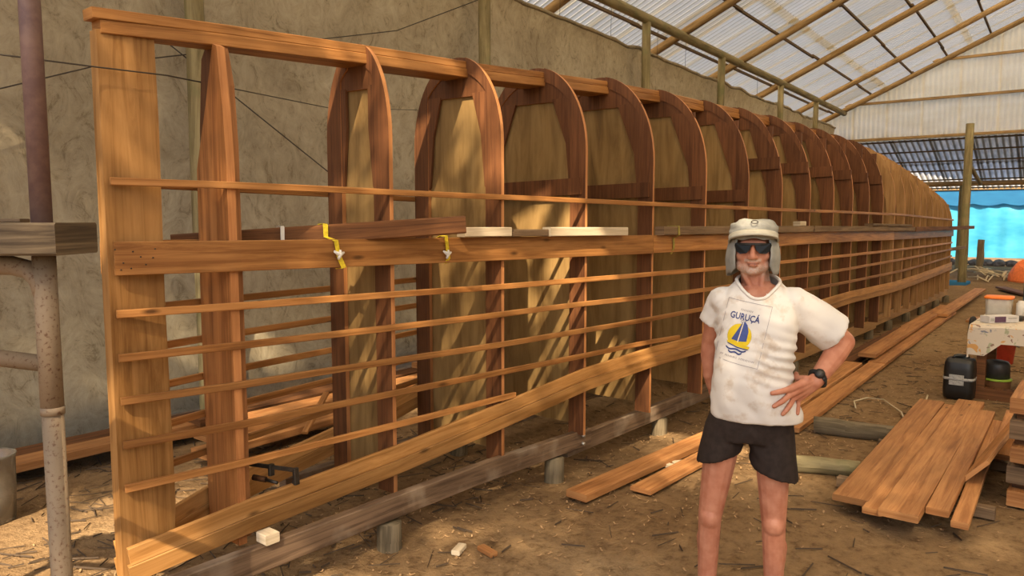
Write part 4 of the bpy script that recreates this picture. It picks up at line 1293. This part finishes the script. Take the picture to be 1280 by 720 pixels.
tree(-8.9, 3.4, 'unseen leafy tree outside the open gable, added to shade the tarpaulin side', 13, (-6.2, 2.2, 10.0), 6000, 40)  # out of view, added to shade the floor behind the hull

# ================================================================== PERSON
MP = V((3.141, 1.213, 0))
MF = V((MP.x, MP.y, 0)).normalized()      # the man faces the open front of the shed
MR = V((MF.y, -MF.x, 0))
def ML(x, y, z):          # person's frame (x image-right, y away from the camera) -> world
    return MP + MR * (x * 0.965) + MF * y + V((0, 0, z))

def ell(bm, c, r, rot=None, u=20, v=14):
    m = Matrix.Translation(V(c))
    if rot is not None: m = m @ rot.to_4x4()
    m = m @ Matrix.Diagonal((r[0], r[1], r[2], 1))
    bmesh.ops.create_uvsphere(bm, u_segments=u, v_segments=v, radius=1, matrix=m)

def cap(bm, p0, p1, r0, r1, n=14):
    """tapered capsule"""
    p0, p1 = V(p0), V(p1)
    t = (p1 - p0).normalized()
    ref = V((0, 0, 1)) if abs(t.z) < 0.9 else V((1, 0, 0))
    s = t.cross(ref).normalized(); q = t.cross(s)
    rings = []
    prof = []
    for i in range(5):
        a = math.pi / 2 * (1 - i / 5 * 0.98)
        prof.append((p0 - t * r0 * math.sin(a), r0 * math.cos(a)))
    prof.append((p0, r0)); prof.append((p1, r1))
    for i in range(1, 6):
        a = math.pi / 2 * i / 5 * 0.98
        prof.append((p1 + t * r1 * math.sin(a), r1 * math.cos(a)))
    for (c, r) in prof:
        rings.append([bm.verts.new(c + s * math.cos(2 * math.pi * j / n) * r + q * math.sin(2 * math.pi * j / n) * r) for j in range(n)])
    for a, b in zip(rings, rings[1:]):
        for j in range(n):
            k = (j + 1) % n
            bm.faces.new((a[j], a[k], b[k], b[j]))
    bm.faces.new(rings[0][::-1]); bm.faces.new(rings[-1])

def chain(bm, pts, rs, n=14):
    for i in range(len(pts) - 1):
        cap(bm, pts[i], pts[i + 1], rs[i], rs[i + 1], n)

def rings_solid(bm, rings, n=40, p=2.3):
    """closed loft: rings of (z, xl, xr, front, back)"""
    prev = None
    first = None
    for (z, xl, xr, fr, bk) in rings:
        cx, hw = (xl + xr) / 2, (xr - xl) / 2
        cy, hd = (fr + bk) / 2, (bk - fr) / 2
        ring = []
        for j in range(n):
            a = 2 * math.pi * j / n
            c, s = math.cos(a), math.sin(a)
            d = (abs(c) ** p + abs(s) ** p) ** (-1 / p)
            ring.append(bm.verts.new((cx + hw * c * d, cy + hd * s * d, z)))
        if prev:
            for j in range(n):
                k = (j + 1) % n
                bm.faces.new((prev[j], prev[k], ring[k], ring[j]))
        else:
            bm.faces.new(ring[::-1])
        prev = ring
    bm.faces.new(prev)

def remesh(bm, voxel, smooth_it=3, fac=0.5):
    """voxel union of everything in bm -> (verts, faces) in the person's frame"""
    bmesh.ops.recalc_face_normals(bm, faces=bm.faces[:])
    me = bpy.data.meshes.new('tmp')
    bm.to_mesh(me); bm.free()
    o = bpy.data.objects.new('tmp', me)
    COL.objects.link(o)
    md = o.modifiers.new('r', 'REMESH'); md.mode = 'VOXEL'; md.voxel_size = voxel
    if smooth_it:
        sm = o.modifiers.new('s', 'SMOOTH'); sm.factor = fac; sm.iterations = smooth_it
    dg = bpy.context.evaluated_depsgraph_get()
    ev = o.evaluated_get(dg)
    m2 = bpy.data.meshes.new_from_object(ev)
    vs_ = [v.co.copy() for v in m2.vertices]
    ns_ = [v.normal.copy() for v in m2.vertices]
    fs_ = [tuple(p.vertices) for p in m2.polygons]
    bpy.data.objects.remove(o)
    bpy.data.meshes.remove(me); bpy.data.meshes.remove(m2)
    return vs_, ns_, fs_

def put(name, vs_, fs_, mat, parent, smooth=True):
    return add(name, [ML(*v) for v in vs_], fs_, mat, parent, smooth=smooth)

person = empty('person', ML(0, 0, GZ), 'man in a white printed T-shirt, dark shorts, flap hat and sunglasses, hand on hip', 'person')

# ---- shirt
bm = bmesh.new()
rings_solid(bm, [(0.893, -0.172, 0.225, -0.155, 0.12), (0.93, -0.176, 0.222, -0.165, 0.125), (1.00, -0.174, 0.192, -0.180, 0.125),
                 (1.07, -0.170, 0.172, -0.187, 0.12), (1.14, -0.166, 0.172, -0.182, 0.115), (1.21, -0.163, 0.180, -0.165, 0.115),
                 (1.28, -0.160, 0.186, -0.148, 0.118), (1.34, -0.163, 0.188, -0.134, 0.12), (1.39, -0.160, 0.185, -0.118, 0.12),
                 (1.43, -0.140, 0.165, -0.10, 0.115), (1.465, -0.105, 0.130, -0.085, 0.105), (1.495, -0.075, 0.10, -0.07, 0.095), (1.51, -0.06, 0.085, -0.055, 0.085)])
ell(bm, (-0.135, 0.01, 1.40), (0.062, 0.075, 0.062))
ell(bm, (0.160, 0.01, 1.405), (0.070, 0.078, 0.062))
def sleeve(p0, p1, r0, r1):
    p0, p1 = V(p0), V(p1)
    t = (p1 - p0).normalized(); s = t.cross(V((0, 1, 0))).normalized(); q = t.cross(s)
    pr = None
    for i in range(6):
        f = i / 5
        c = p0.lerp(p1, f); r = r0 + (r1 - r0) * f
        ring = [bm.verts.new(c + s * math.cos(2 * math.pi * j / 24) * r + q * math.sin(2 * math.pi * j / 24) * r * 0.9) for j in range(24)]
        if pr:
            for j in range(24): bm.faces.new((pr[j], pr[(j + 1) % 24], ring[(j + 1) % 24], ring[j]))
        else: bm.faces.new(ring[::-1])
        pr = ring
    bm.faces.new(pr)
sleeve((-0.130, 0.012, 1.42), (-0.180, 0.058, 1.292), 0.064, 0.066)
sleeve((0.145, 0.005, 1.405), (0.345, 0.075, 1.262), 0.078, 0.092)
sv, sn, sf = remesh(bm, 0.0075, 5)
def wrinkle(v, n):
    x, y, z = v
    a = 0.0045 * noise.noise(V((x * 9, y * 9, z * 14))) + 0.003 * noise.noise(V((x * 22 + z * 12, y * 18, z * 24)))
    # folds dragged from the bent arm's armpit to the waist
    g = math.exp(-((x - 0.12) / 0.10) ** 2 - ((z - 1.16) / 0.10) ** 2)
    a += 0.0085 * g * math.sin((z * 1.0 + x * 0.35) * 150 + 2.0 * noise.noise(V((x * 9, 0, z * 5))))
    g2 = math.exp(-((x + 0.14) / 0.05) ** 2 - ((z - 1.30) / 0.09) ** 2)
    a += 0.006 * g2 * math.sin((z - x * 1.2) * 130)
    g3 = math.exp(-((z - 0.97) / 0.06) ** 2)
    a += 0.004 * g3 * math.sin(x * 55 + 3 * noise.noise(V((x * 6, y * 6, z * 8))))
    # chest hollow below the neck
    return a
sv = [v + n * wrinkle(v, n) for v, n in zip(sv, sn)]
NCX, NCY, NCZ = 0.014, -0.012, 1.488
def in_neck(v):
    d = ((v.x - NCX) / 0.090) ** 2 + ((v.y - NCY) / 0.092) ** 2
    return d < 1.0 and v.z > 1.40
keep = [f for f in sf if not all(in_neck(sv[i]) for i in f)]
bvh_s = BVHTree.FromPolygons(sv, sf)
# drop unused vertices
used = sorted({i for f in keep for i in f})
ix = {o: k for k, o in enumerate(used)}
shirt = put('shirt', [sv[i] for i in used], [tuple(ix[i] for i in f) for f in keep], 'shirt_cotton', person)
shirt['label'] = 'white cotton T-shirt with stains and a blue sailing print'
cpts = []
for j in range(41):
    a = 2 * math.pi * j / 40
    x, y = NCX + 0.092 * math.cos(a), NCY + 0.094 * math.sin(a)
    h = bvh_s.ray_cast(V((x, y, 1.7)), V((0, 0, -1)))
    z = h[0].z if h[0] else 1.45
    cpts.append(ML(x, y, z + 0.002))
tube('collar', cpts, 0.0075, 'shirt_cotton', shirt, n=8)

# ---- body
HX, HY, HZ = -0.012, -0.005, 1.63
def hp(x, y, z): return (HX + x, HY + y, HZ + z)
bm = bmesh.new()
ell(bm, hp(0, 0.022, 0.030), (0.078, 0.098, 0.076))
ell(bm, hp(0, -0.018, -0.030), (0.077, 0.074, 0.078))
ell(bm, hp(0, -0.028, -0.075), (0.063, 0.058, 0.040))
ell(bm, hp(0, -0.062, -0.092), (0.032, 0.026, 0.022))
for sg in (-1, 1):
    ell(bm, hp(sg * 0.045, -0.056, -0.028), (0.028, 0.026, 0.026))
    ell(bm, hp(sg * 0.050, -0.038, -0.070), (0.022, 0.028, 0.026))
    ell(bm, hp(sg * 0.085, 0.015, -0.008), (0.010, 0.020, 0.033))
    ell(bm, hp(sg * 0.033, -0.072, 0.004), (0.015, 0.013, 0.011))
    ell(bm, hp(sg * 0.013, -0.103, -0.037), (0.010, 0.012, 0.009))
ell(bm, hp(0, -0.072, 0.025), (0.055, 0.020, 0.014))
cap(bm, hp(0, -0.086, 0.008), hp(0, -0.111, -0.033), 0.010, 0.0135)
ell(bm, hp(0, -0.086, -0.051), (0.030, 0.014, 0.012))
ell(bm, hp(0.002, -0.092, -0.0590), (0.025, 0.009, 0.0050))
ell(bm, hp(0.002, -0.092, -0.0690), (0.022, 0.010, 0.0065))
# neck, shoulders, trunk
cap(bm, hp(0.004, 0.028, -0.06), (0.008, 0.035, 1.44), 0.060, 0.066)
cap(bm, hp(-0.035, -0.03, -0.105), (-0.01, -0.03, 1.445), 0.014, 0.012)
cap(bm, hp(0.045, -0.02, -0.09), (0.025, -0.03, 1.445), 0.014, 0.012)
ell(bm, (0.012, 0.015, 1.40), (0.145, 0.095, 0.085))
ell(bm, (0.012, -0.005, 1.28), (0.150, 0.115, 0.16))
ell(bm, (0.005, -0.02, 1.08), (0.145, 0.13, 0.17))
ell(bm, (0.0, 0.0, 0.90), (0.135, 0.10, 0.12))
# legs and feet
for (hx, kx, axx) in ((-0.125, -0.168, -0.178), (0.095, 0.112, 0.125)):
    chain(bm, [(hx * 0.8, 0.0, 0.86), (hx * 1.05, -0.008, 0.70), (kx, -0.015, 0.43), (axx, 0.02, 0.03)], [0.070, 0.076, 0.054, 0.040])
    ell(bm, (kx, -0.025, 0.43), (0.052, 0.055, 0.06))
    cap(bm, (axx, 0.045, 0.30), (axx, 0.035, 0.18), 0.053, 0.04)
    fx = axx + (-0.02 if axx < 0 else 0.03)
    cap(bm, (axx, 0.045, -0.035), (fx, -0.10, -0.05), 0.040, 0.033)
    for k in range(5):
        o = (k - 2) * 0.018
        cap(bm, (fx + o, -0.11, -0.058), (fx + o * 1.1, -0.165 + 0.006 * abs(k - (1 if axx < 0 else 3)), -0.064), 0.014, 0.011, 8)
# arm hanging on the hull side, hand behind the hip
SLa, ELa, WRa = (-0.140, 0.018, 1.39), (-0.190, 0.10, 1.20), (-0.192, 0.105, 1.045)
chain(bm, [SLa, (-0.172, 0.058, 1.29), ELa, (-0.193, 0.105, 1.14), WRa], [0.045, 0.046, 0.042, 0.043, 0.031])
cap(bm, WRa, (-0.176, 0.130, 0.990), 0.030, 0.030)
ell(bm, (-0.172, 0.138, 0.985), (0.032, 0.020, 0.038))
for k in range(4):
    z = 0.998 - k * 0.017
    chain(bm, [(-0.152, 0.146, z - 0.012), (-0.115, 0.156, z - 0.024), (-0.085, 0.150, z - 0.030 - 0.004 * abs(k - 1))], [0.0105, 0.0098, 0.0085], 8)
chain(bm, [(-0.190, 0.135, 0.985), (-0.186, 0.150, 0.950), (-0.172, 0.156, 0.925)], [0.013, 0.011, 0.009], 8)
# arm with the hand on the hip
SRa, ERa, WRb = (0.170, 0.012, 1.405), (0.388, 0.105, 1.225), (0.262, -0.060, 1.078)
chain(bm, [SRa, (0.285, 0.06, 1.31), ERa], [0.058, 0.054, 0.046])
mid = V(ERa).lerp(V(WRb), 0.35)
chain(bm, [ERa, tuple(mid), WRb], [0.046, 0.049, 0.033])
def surf(x, z, off):
    h = bvh_s.ray_cast(V((x, -0.6, z)), V((0, 1, 0)))
    y = h[0].y if h[0] else -0.06
    return V((x, min(y, -0.06) - off, z))
kn = [surf(0.150, 1.055, 0.017), surf(0.157, 1.030, 0.017), surf(0.174, 1.010, 0.017), surf(0.197, 1.003, 0.016)]
tips = [(0.083, 1.042), (0.093, 0.986), (0.130, 0.953), (0.192, 0.946)]
rad = [0.0125, 0.0125, 0.012, 0.0105]
w = V(WRb)
for k in range(4):
    cap(bm, w.lerp(kn[k], 0.12) + V((0, 0, 0.012 - 0.008 * k)), kn[k], 0.022, 0.0145, 10)
    tx, tzz = tips[k]
    tp = surf(tx, tzz, rad[k] * 0.75)
    m1 = surf(kn[k].x + (tx - kn[k].x) * 0.45, kn[k].z + (tzz - kn[k].z) * 0.45, rad[k] * 1.15)
    m2 = surf(kn[k].x + (tx - kn[k].x) * 0.75, kn[k].z + (tzz - kn[k].z) * 0.75, rad[k] * 0.95)
    chain(bm, [kn[k], m1, m2, tp], [rad[k] * 1.06, rad[k], rad[k] * 0.92, rad[k] * 0.8], 10)
# thumb reaches back round the waist
chain(bm, [w.lerp(kn[0], 0.35) + V((0.0, 0.0, 0.02)), V((0.188, -0.055, 1.085)), V((0.186, -0.01, 1.095))], [0.018, 0.014, 0.011], 10)
pv, pn, pf = remesh(bm, 0.0045, 2, 0.45)
body = put('body', pv, pf, 'skin', person)
be, li = [], []
for v in pv:
    x, y, z = v.x - HX, v.y - HY, v.z - HZ
    b = 0.0
    if z > -0.14 and z < 0.06 and y < 0.05:
        jaw = 1 if z < -0.056 else 0
        if y > -0.085 or abs(x) > 0.02: pass
        # jaw, chin, moustache
        t = max(0.0, min(1.0, (-0.050 - z) / 0.035))
        if z < -0.10: t *= max(0.0, 1 - (-0.10 - z) / 0.03)
        side = 0.8 * max(0.0, min(1.0, (abs(x) - 0.040) / 0.03)) * max(0.0, min(1.0, (-0.03 - z) / 0.03))
        mous = 1.0 if (abs(x) < 0.036 and -0.056 < z < -0.043 and y < -0.07) else 0.0
        b = max(t, side, mous)
        if abs(x) < 0.028 and -0.075 < z < -0.054 and y < -0.085: b = 0.0
    be.append(b * 0.8)
    li.append(1.0 if (abs(x - 0.002) < 0.024 and abs(z + 0.0635) < 0.0025 and y < -0.08) else (0.15 if abs(x) < 0.020 and abs(z + 0.067) < 0.006 and y < -0.088 else 0.0))
for nm, arr in (('beard', be), ('lip', li)):
    at_ = body.data.attributes.new(nm, 'FLOAT', 'POINT')
    at_.data.foreach_set('value', arr)

# ---- shorts
bm = bmesh.new()
rings_solid(bm, [(0.80, -0.20, 0.185, -0.125, 0.12), (0.86, -0.195, 0.185, -0.135, 0.125), (0.93, -0.168, 0.178, -0.140, 0.115), (0.96, -0.16, 0.17, -0.135, 0.11)])
def shleg(top, bot, r0, r1):
    p0, p1 = V(top), V(bot)
    pr = None
    for i in range(6):
        f = i / 5
        c = p0.lerp(p1, f); r = r0 + (r1 - r0) * f
        ring = [bm.verts.new(c + V((math.cos(2 * math.pi * j / 26) * r, math.sin(2 * math.pi * j / 26) * r * 1.08, 0.03 * f * math.cos(2 * math.pi * j / 26) * (1 if bot[0] < 0 else -1)))) for j in range(26)]
        if pr:
            for j in range(26): bm.faces.new((pr[j], pr[(j + 1) % 26], ring[(j + 1) % 26], ring[j]))
        else: bm.faces.new(ring[::-1])
        pr = ring
    bm.faces.new(pr)
shleg((-0.10, -0.002, 0.86), (-0.138, -0.01, 0.705), 0.098, 0.099)
shleg((0.085, -0.002, 0.86), (0.108, -0.01, 0.655), 0.100, 0.107)
tv, tn, tf = remesh(bm, 0.008, 4)
tv = [v + n * (0.004 * noise.noise(V((v.x * 12, v.y * 12, v.z * 7))) + 0.003 * math.exp(-((v.x + 0.01) / 0.06) ** 2) * math.sin((v.z + abs(v.x)) * 90)) for v, n in zip(tv, tn)]
put('shorts', tv, tf, 'shorts_cloth', person)

# ---- hat with neck flaps
def sheet(name, fn, nu, nv, mat, parent, thick=0.004):
    vs_, fs_ = [], []
    for i in range(nu + 1):
        for j in range(nv + 1):
            vs_.append(ML(*fn(i / nu, j / nv)))
    for i in range(nu):
        for j in range(nv):
            a = i * (nv + 1) + j
            fs_.append((a, a + 1, a + nv + 2, a + nv + 1))
    o = add(name, vs_, fs_, mat, parent, smooth=True)
    m = o.modifiers.new('thick', 'SOLIDIFY'); m.thickness = thick; m.offset = 0
    return o
def crown(u, v):
    a = 2 * math.pi * u
    if v < 0.45:
        f = v / 0.45
        r = 1.0 - 0.05 * f; z = 0.040 + 0.050 * f
    else:
        f = (v - 0.45) / 0.55
        r = 0.95 * math.cos(f * math.pi / 2) ** 0.55; z = 0.090 + 0.032 * math.sin(f * math.pi / 2)
    x = 0.104 * r * math.cos(a); y = 0.118 * r * math.sin(a) + 0.018
    k = 0.006 * noise.noise(V((x * 24, y * 24, z * 30))) + 0.0035 * math.sin(z * 190 + x * 50)
    rr_ = 1 + k * 7 * min(1.0, r * 1.5)
    return (HX + x * rr_, HY + y * rr_, HZ + z + k)
hat = sheet('hat', crown, 44, 12, 'hat_cloth', person)
hat['label'] = 'pale grey cloth hat with side flaps'
def brimf(u, v):
    a = math.radians(-165 + 150 * u)
    w_ = (u - 0.5) * 2
    r = 1.0 + 0.36 * v * (1 - abs(w_) ** 3)
    x = 0.106 * r * math.cos(a) * (1.0 - 0.04 * v); y = 0.120 * r * math.sin(a) + 0.018
    z = 0.080 - 0.020 * v - 0.042 * w_ ** 2 * (0.55 + 0.45 * v) + 0.004 * w_
    return (HX + x, HY + y, HZ + z)
sheet('brim', brimf, 30, 5, 'hat_brim', hat, 0.007)
def flapf(u, v):
    a = math.radians(-50 + 280 * u)
    bulge = 0.17 * math.sin(min(1.0, v * 1.25) * math.pi * 0.62) - 0.12 * max(0.0, v - 0.6)
    r = 1.0 + bulge + 0.03 * math.sin(u * 30 + v * 3) * v
    x = 0.098 * r * math.cos(a); y = 0.112 * r * math.sin(a) + 0.020
    drop = 0.152 + 0.010 * math.sin(u * 19) + (0.014 if u > 0.5 else 0.0)
    edge = min(u, 1 - u)
    if edge < 0.06: drop *= 0.80 + 3.3 * edge
    z = 0.050 - drop * v
    return (HX + x, HY + y, HZ + z)
sheet('neck_flap', flapf, 60, 10, 'hat_cloth', hat, 0.004)
# little emblem stitched on the hat front
epts = []
for j in range(25):
    a = 2 * math.pi * j / 24
    epts.append(ML(HX + 0.004 + 0.014 * math.cos(a), HY - 0.090 + 0.02 * math.sin(a), HZ + 0.112 + 0.006 * math.sin(a)))
tube('emblem', epts, 0.0016, 'shorts_cloth', hat, n=5)

# ---- sunglasses
gl = sweep('sunglasses', [ML(HX + x, HY + y, HZ + 0.020) for x, y in ((-0.078, -0.050), (-0.070, -0.082), (-0.03, -0.103), (0.0, -0.106), (0.03, -0.103), (0.070, -0.082), (0.078, -0.050))], 0.006, 0.009, 'frame_black', person, cham=0.002)
for sg in (-1, 1):
    outl = []
    for (x, z) in ((0.006, 0.012), (0.070, 0.016), (0.074, 0.006), (0.066, -0.020), (0.050, -0.029), (0.026, -0.027), (0.013, -0.012)):
        yy = -0.106 + 0.024 * (x / 0.07) ** 2
        outl.append((HX + sg * x * 1.04, HY + yy - 0.002, HZ + z + 0.008))
    front = [ML(x, y - 0.001, z) for x, y, z in outl]; back = [ML(x, y + 0.003, z) for x, y, z in outl]
    n = len(front)
    fs_ = [tuple(range(n)) if sg > 0 else tuple(range(n - 1, -1, -1)), tuple(range(2 * n - 1, n - 1, -1)) if sg > 0 else tuple(range(n, 2 * n))]
    fs_ += [(j, n + j, n + (j + 1) % n, (j + 1) % n) for j in range(n)]
    add('lens', front + back, fs_, 'lens', gl)
    sweep('temple', [ML(HX + sg * 0.077, HY - 0.055, HZ + 0.020), ML(HX + sg * 0.088, HY + 0.0, HZ + 0.016), ML(HX + sg * 0.080, HY + 0.03, HZ - 0.006)], 0.004, 0.008, 'frame_black', gl, cham=0.001)

# ---- wristwatch
wd = (V(WRb) - mid).normalized()
wc = V(WRb) - wd * 0.018
s_ = wd.cross(V((0, 0, 1))).normalized(); q_ = wd.cross(s_)
band = []
for j in range(25):
    a = 2 * math.pi * j / 24
    band.append(ML(*(wc + s_ * math.cos(a) * 0.0385 + q_ * math.sin(a) * 0.0385)))
wt = sweep('wristwatch', band, 0.022, 0.005, 'black_plastic', person, up=V((0, 0, 1)), cham=0.001, section=[(math.cos(2 * math.pi * k / 8) * 0.0045, math.sin(2 * math.pi * k / 8) * 0.011) for k in range(8)], side=None)
fd = (V((-0.15, -1, 0.25)) - wd * V((-0.15, -1, 0.25)).dot(wd)).normalized()
tube('case', [ML(*(wc + fd * 0.034)), ML(*(wc + fd * 0.046))], [0.021, 0.020], 'black_plastic', wt, n=18)
tube('dial', [ML(*(wc + fd * 0.0455)), ML(*(wc + fd * 0.0475))], 0.015, 'dark_jug', wt, n=18)

# ---- shirt print
def shot(u, v, off=0.0018):
    """print coordinates u,v in 0..1 (v down) -> point on the shirt"""
    x = -0.107 + 0.183 * u - 0.055 * v
    z = 1.422 - 0.031 * u - 0.253 * v
    h = bvh_s.ray_cast(V((x, -0.8, z)), V((0, 1, 0)))
    y = h[0].y if h[0] else -0.15
    return ML(x, y - off, z)
def flat_poly(name, loops, mat, off):
    """polygons in u,v, triangulated finely enough to follow the cloth"""
    bm = bmesh.new()
    for lp in loops:
        vs_ = [bm.verts.new((a, b, 0)) for a, b in lp]
        bm.faces.new(vs_)
    bmesh.ops.triangulate(bm, faces=bm.faces[:])
    for _ in range(3):
        long_ = [e for e in bm.edges if e.calc_length() > 0.06]
        if not long_: break
        bmesh.ops.subdivide_edges(bm, edges=long_, cuts=1)
        bmesh.ops.triangulate(bm, faces=bm.faces[:])
    vs_ = [shot(v.co.x, v.co.y, off) for v in bm.verts]
    bm.verts.index_update()
    fs_ = [tuple(v.index for v in f.verts) for f in bm.faces]
    bm.free()
    return add(name, vs_, fs_, mat, shirt)
circ = [(0.44 + 0.27 * math.cos(2 * math.pi * k / 32), 0.56 + 0.20 * math.sin(2 * math.pi * k / 32)) for k in range(32)]
circ = [(a, min(b, 0.685)) for a, b in circ]
flat_poly('print_sun', [circ], 'print_yellow', 0.0020)
flat_poly('print_sail', [[(0.45, 0.32), (0.28, 0.635), (0.42, 0.645)], [(0.475, 0.31), (0.445, 0.645), (0.62, 0.62), (0.615, 0.46), (0.56, 0.36)]], 'print_sail', 0.0030)
flat_poly('print_mast', [[(0.458, 0.31), (0.472, 0.31), (0.438, 0.66), (0.424, 0.66)]], 'print_white', 0.0032)
flat_poly('print_boat', [[(0.18, 0.67), (0.3, 0.66), (0.72, 0.69), (0.70, 0.735), (0.45, 0.73), (0.22, 0.70)]], 'print_yellow', 0.0026)
flat_poly('print_hull_line', [[(0.19, 0.695), (0.45, 0.735), (0.71, 0.735), (0.68, 0.75), (0.45, 0.752), (0.23, 0.715)]], 'print_blue', 0.0030)
def wavep(v0, u0, u1):
    top = [(u0 + (u1 - u0) * k / 16, v0 + 0.014 * math.sin(k / 16 * 9.5) + 0.02 * math.sin(math.pi * k / 16)) for k in range(17)]
    return top + [(a, b + 0.026) for a, b in top[::-1]]
flat_poly('print_wave', [wavep(0.755, 0.20, 0.66)], 'print_blue', 0.0026)
flat_poly('print_wave', [wavep(0.805, 0.27, 0.58)], 'print_blue', 0.0026)
e = 0.007
for lp in ([(0, 0), (1, 0), (1, e), (0, e)], [(0, 1 - e), (1, 1 - e), (1, 1), (0, 1)], [(0, 0), (1.3 * e, 0), (1.3 * e, 1), (0, 1)], [(1 - 1.3 * e, 0), (1, 0), (1, 1), (1 - 1.3 * e, 1)]):
    flat_poly('print_border', [lp], 'print_grey', 0.0020)
def text_print(txt, u0, u1, v0, v1, mat):
    cu = bpy.data.curves.new('txt', 'FONT')
    cu.body = txt; cu.resolution_u = 2; cu.offset = 0.018
    o = bpy.data.objects.new('txt', cu); COL.objects.link(o)
    dg = bpy.context.evaluated_depsgraph_get()
    me = bpy.data.meshes.new_from_object(o.evaluated_get(dg))
    xs = [v.co.x for v in me.vertices]; ys = [v.co.y for v in me.vertices]
    x0, x1 = min(xs), max(xs); y0, y1 = min(ys), max(ys)
    vs_ = [shot(u0 + (u1 - u0) * (v.co.x - x0) / (x1 - x0), v1 + (v0 - v1) * (v.co.y - y0) / (y1 - y0), 0.0024) for v in me.vertices]
    fs_ = [tuple(p.vertices) for p in me.polygons]
    bpy.data.objects.remove(o); bpy.data.curves.remove(cu); bpy.data.meshes.remove(me)
    return add('print_text', vs_, fs_, mat, shirt)
text_print('GURUÇÁ', 0.13, 0.80, 0.165, 0.325, 'print_blue')
text_print('CAT', 0.40, 0.52, 0.30, 0.345, 'print_grey')
# the small lines over the name and under the emblem are too worn to read: rows of letter-height strokes
rr = random.Random(5)
lps = []
uu_ = 0.12
while uu_ < 0.88:
    if rr.random() > 0.14:
        lps.append([(uu_, 0.895), (uu_ + 0.012, 0.895), (uu_ + 0.012, 0.925), (uu_, 0.925)])
        if rr.random() > 0.4: lps.append([(uu_ + 0.013, 0.895 if rr.random() > 0.5 else 0.918), (uu_ + 0.028, 0.895), (uu_ + 0.028, 0.903), (uu_ + 0.013, 0.903)])
    uu_ += 0.036
flat_poly('print_small_line', lps, 'print_grey', 0.0022)['kind'] = 'stuff'
lps = [[(0.34 + 0.036 * k, 0.125), (0.352 + 0.036 * k, 0.125), (0.352 + 0.036 * k, 0.155), (0.34 + 0.036 * k, 0.155)] for k in range(8)]
flat_poly('print_small_line', lps, 'print_grey', 0.0022)['kind'] = 'stuff'
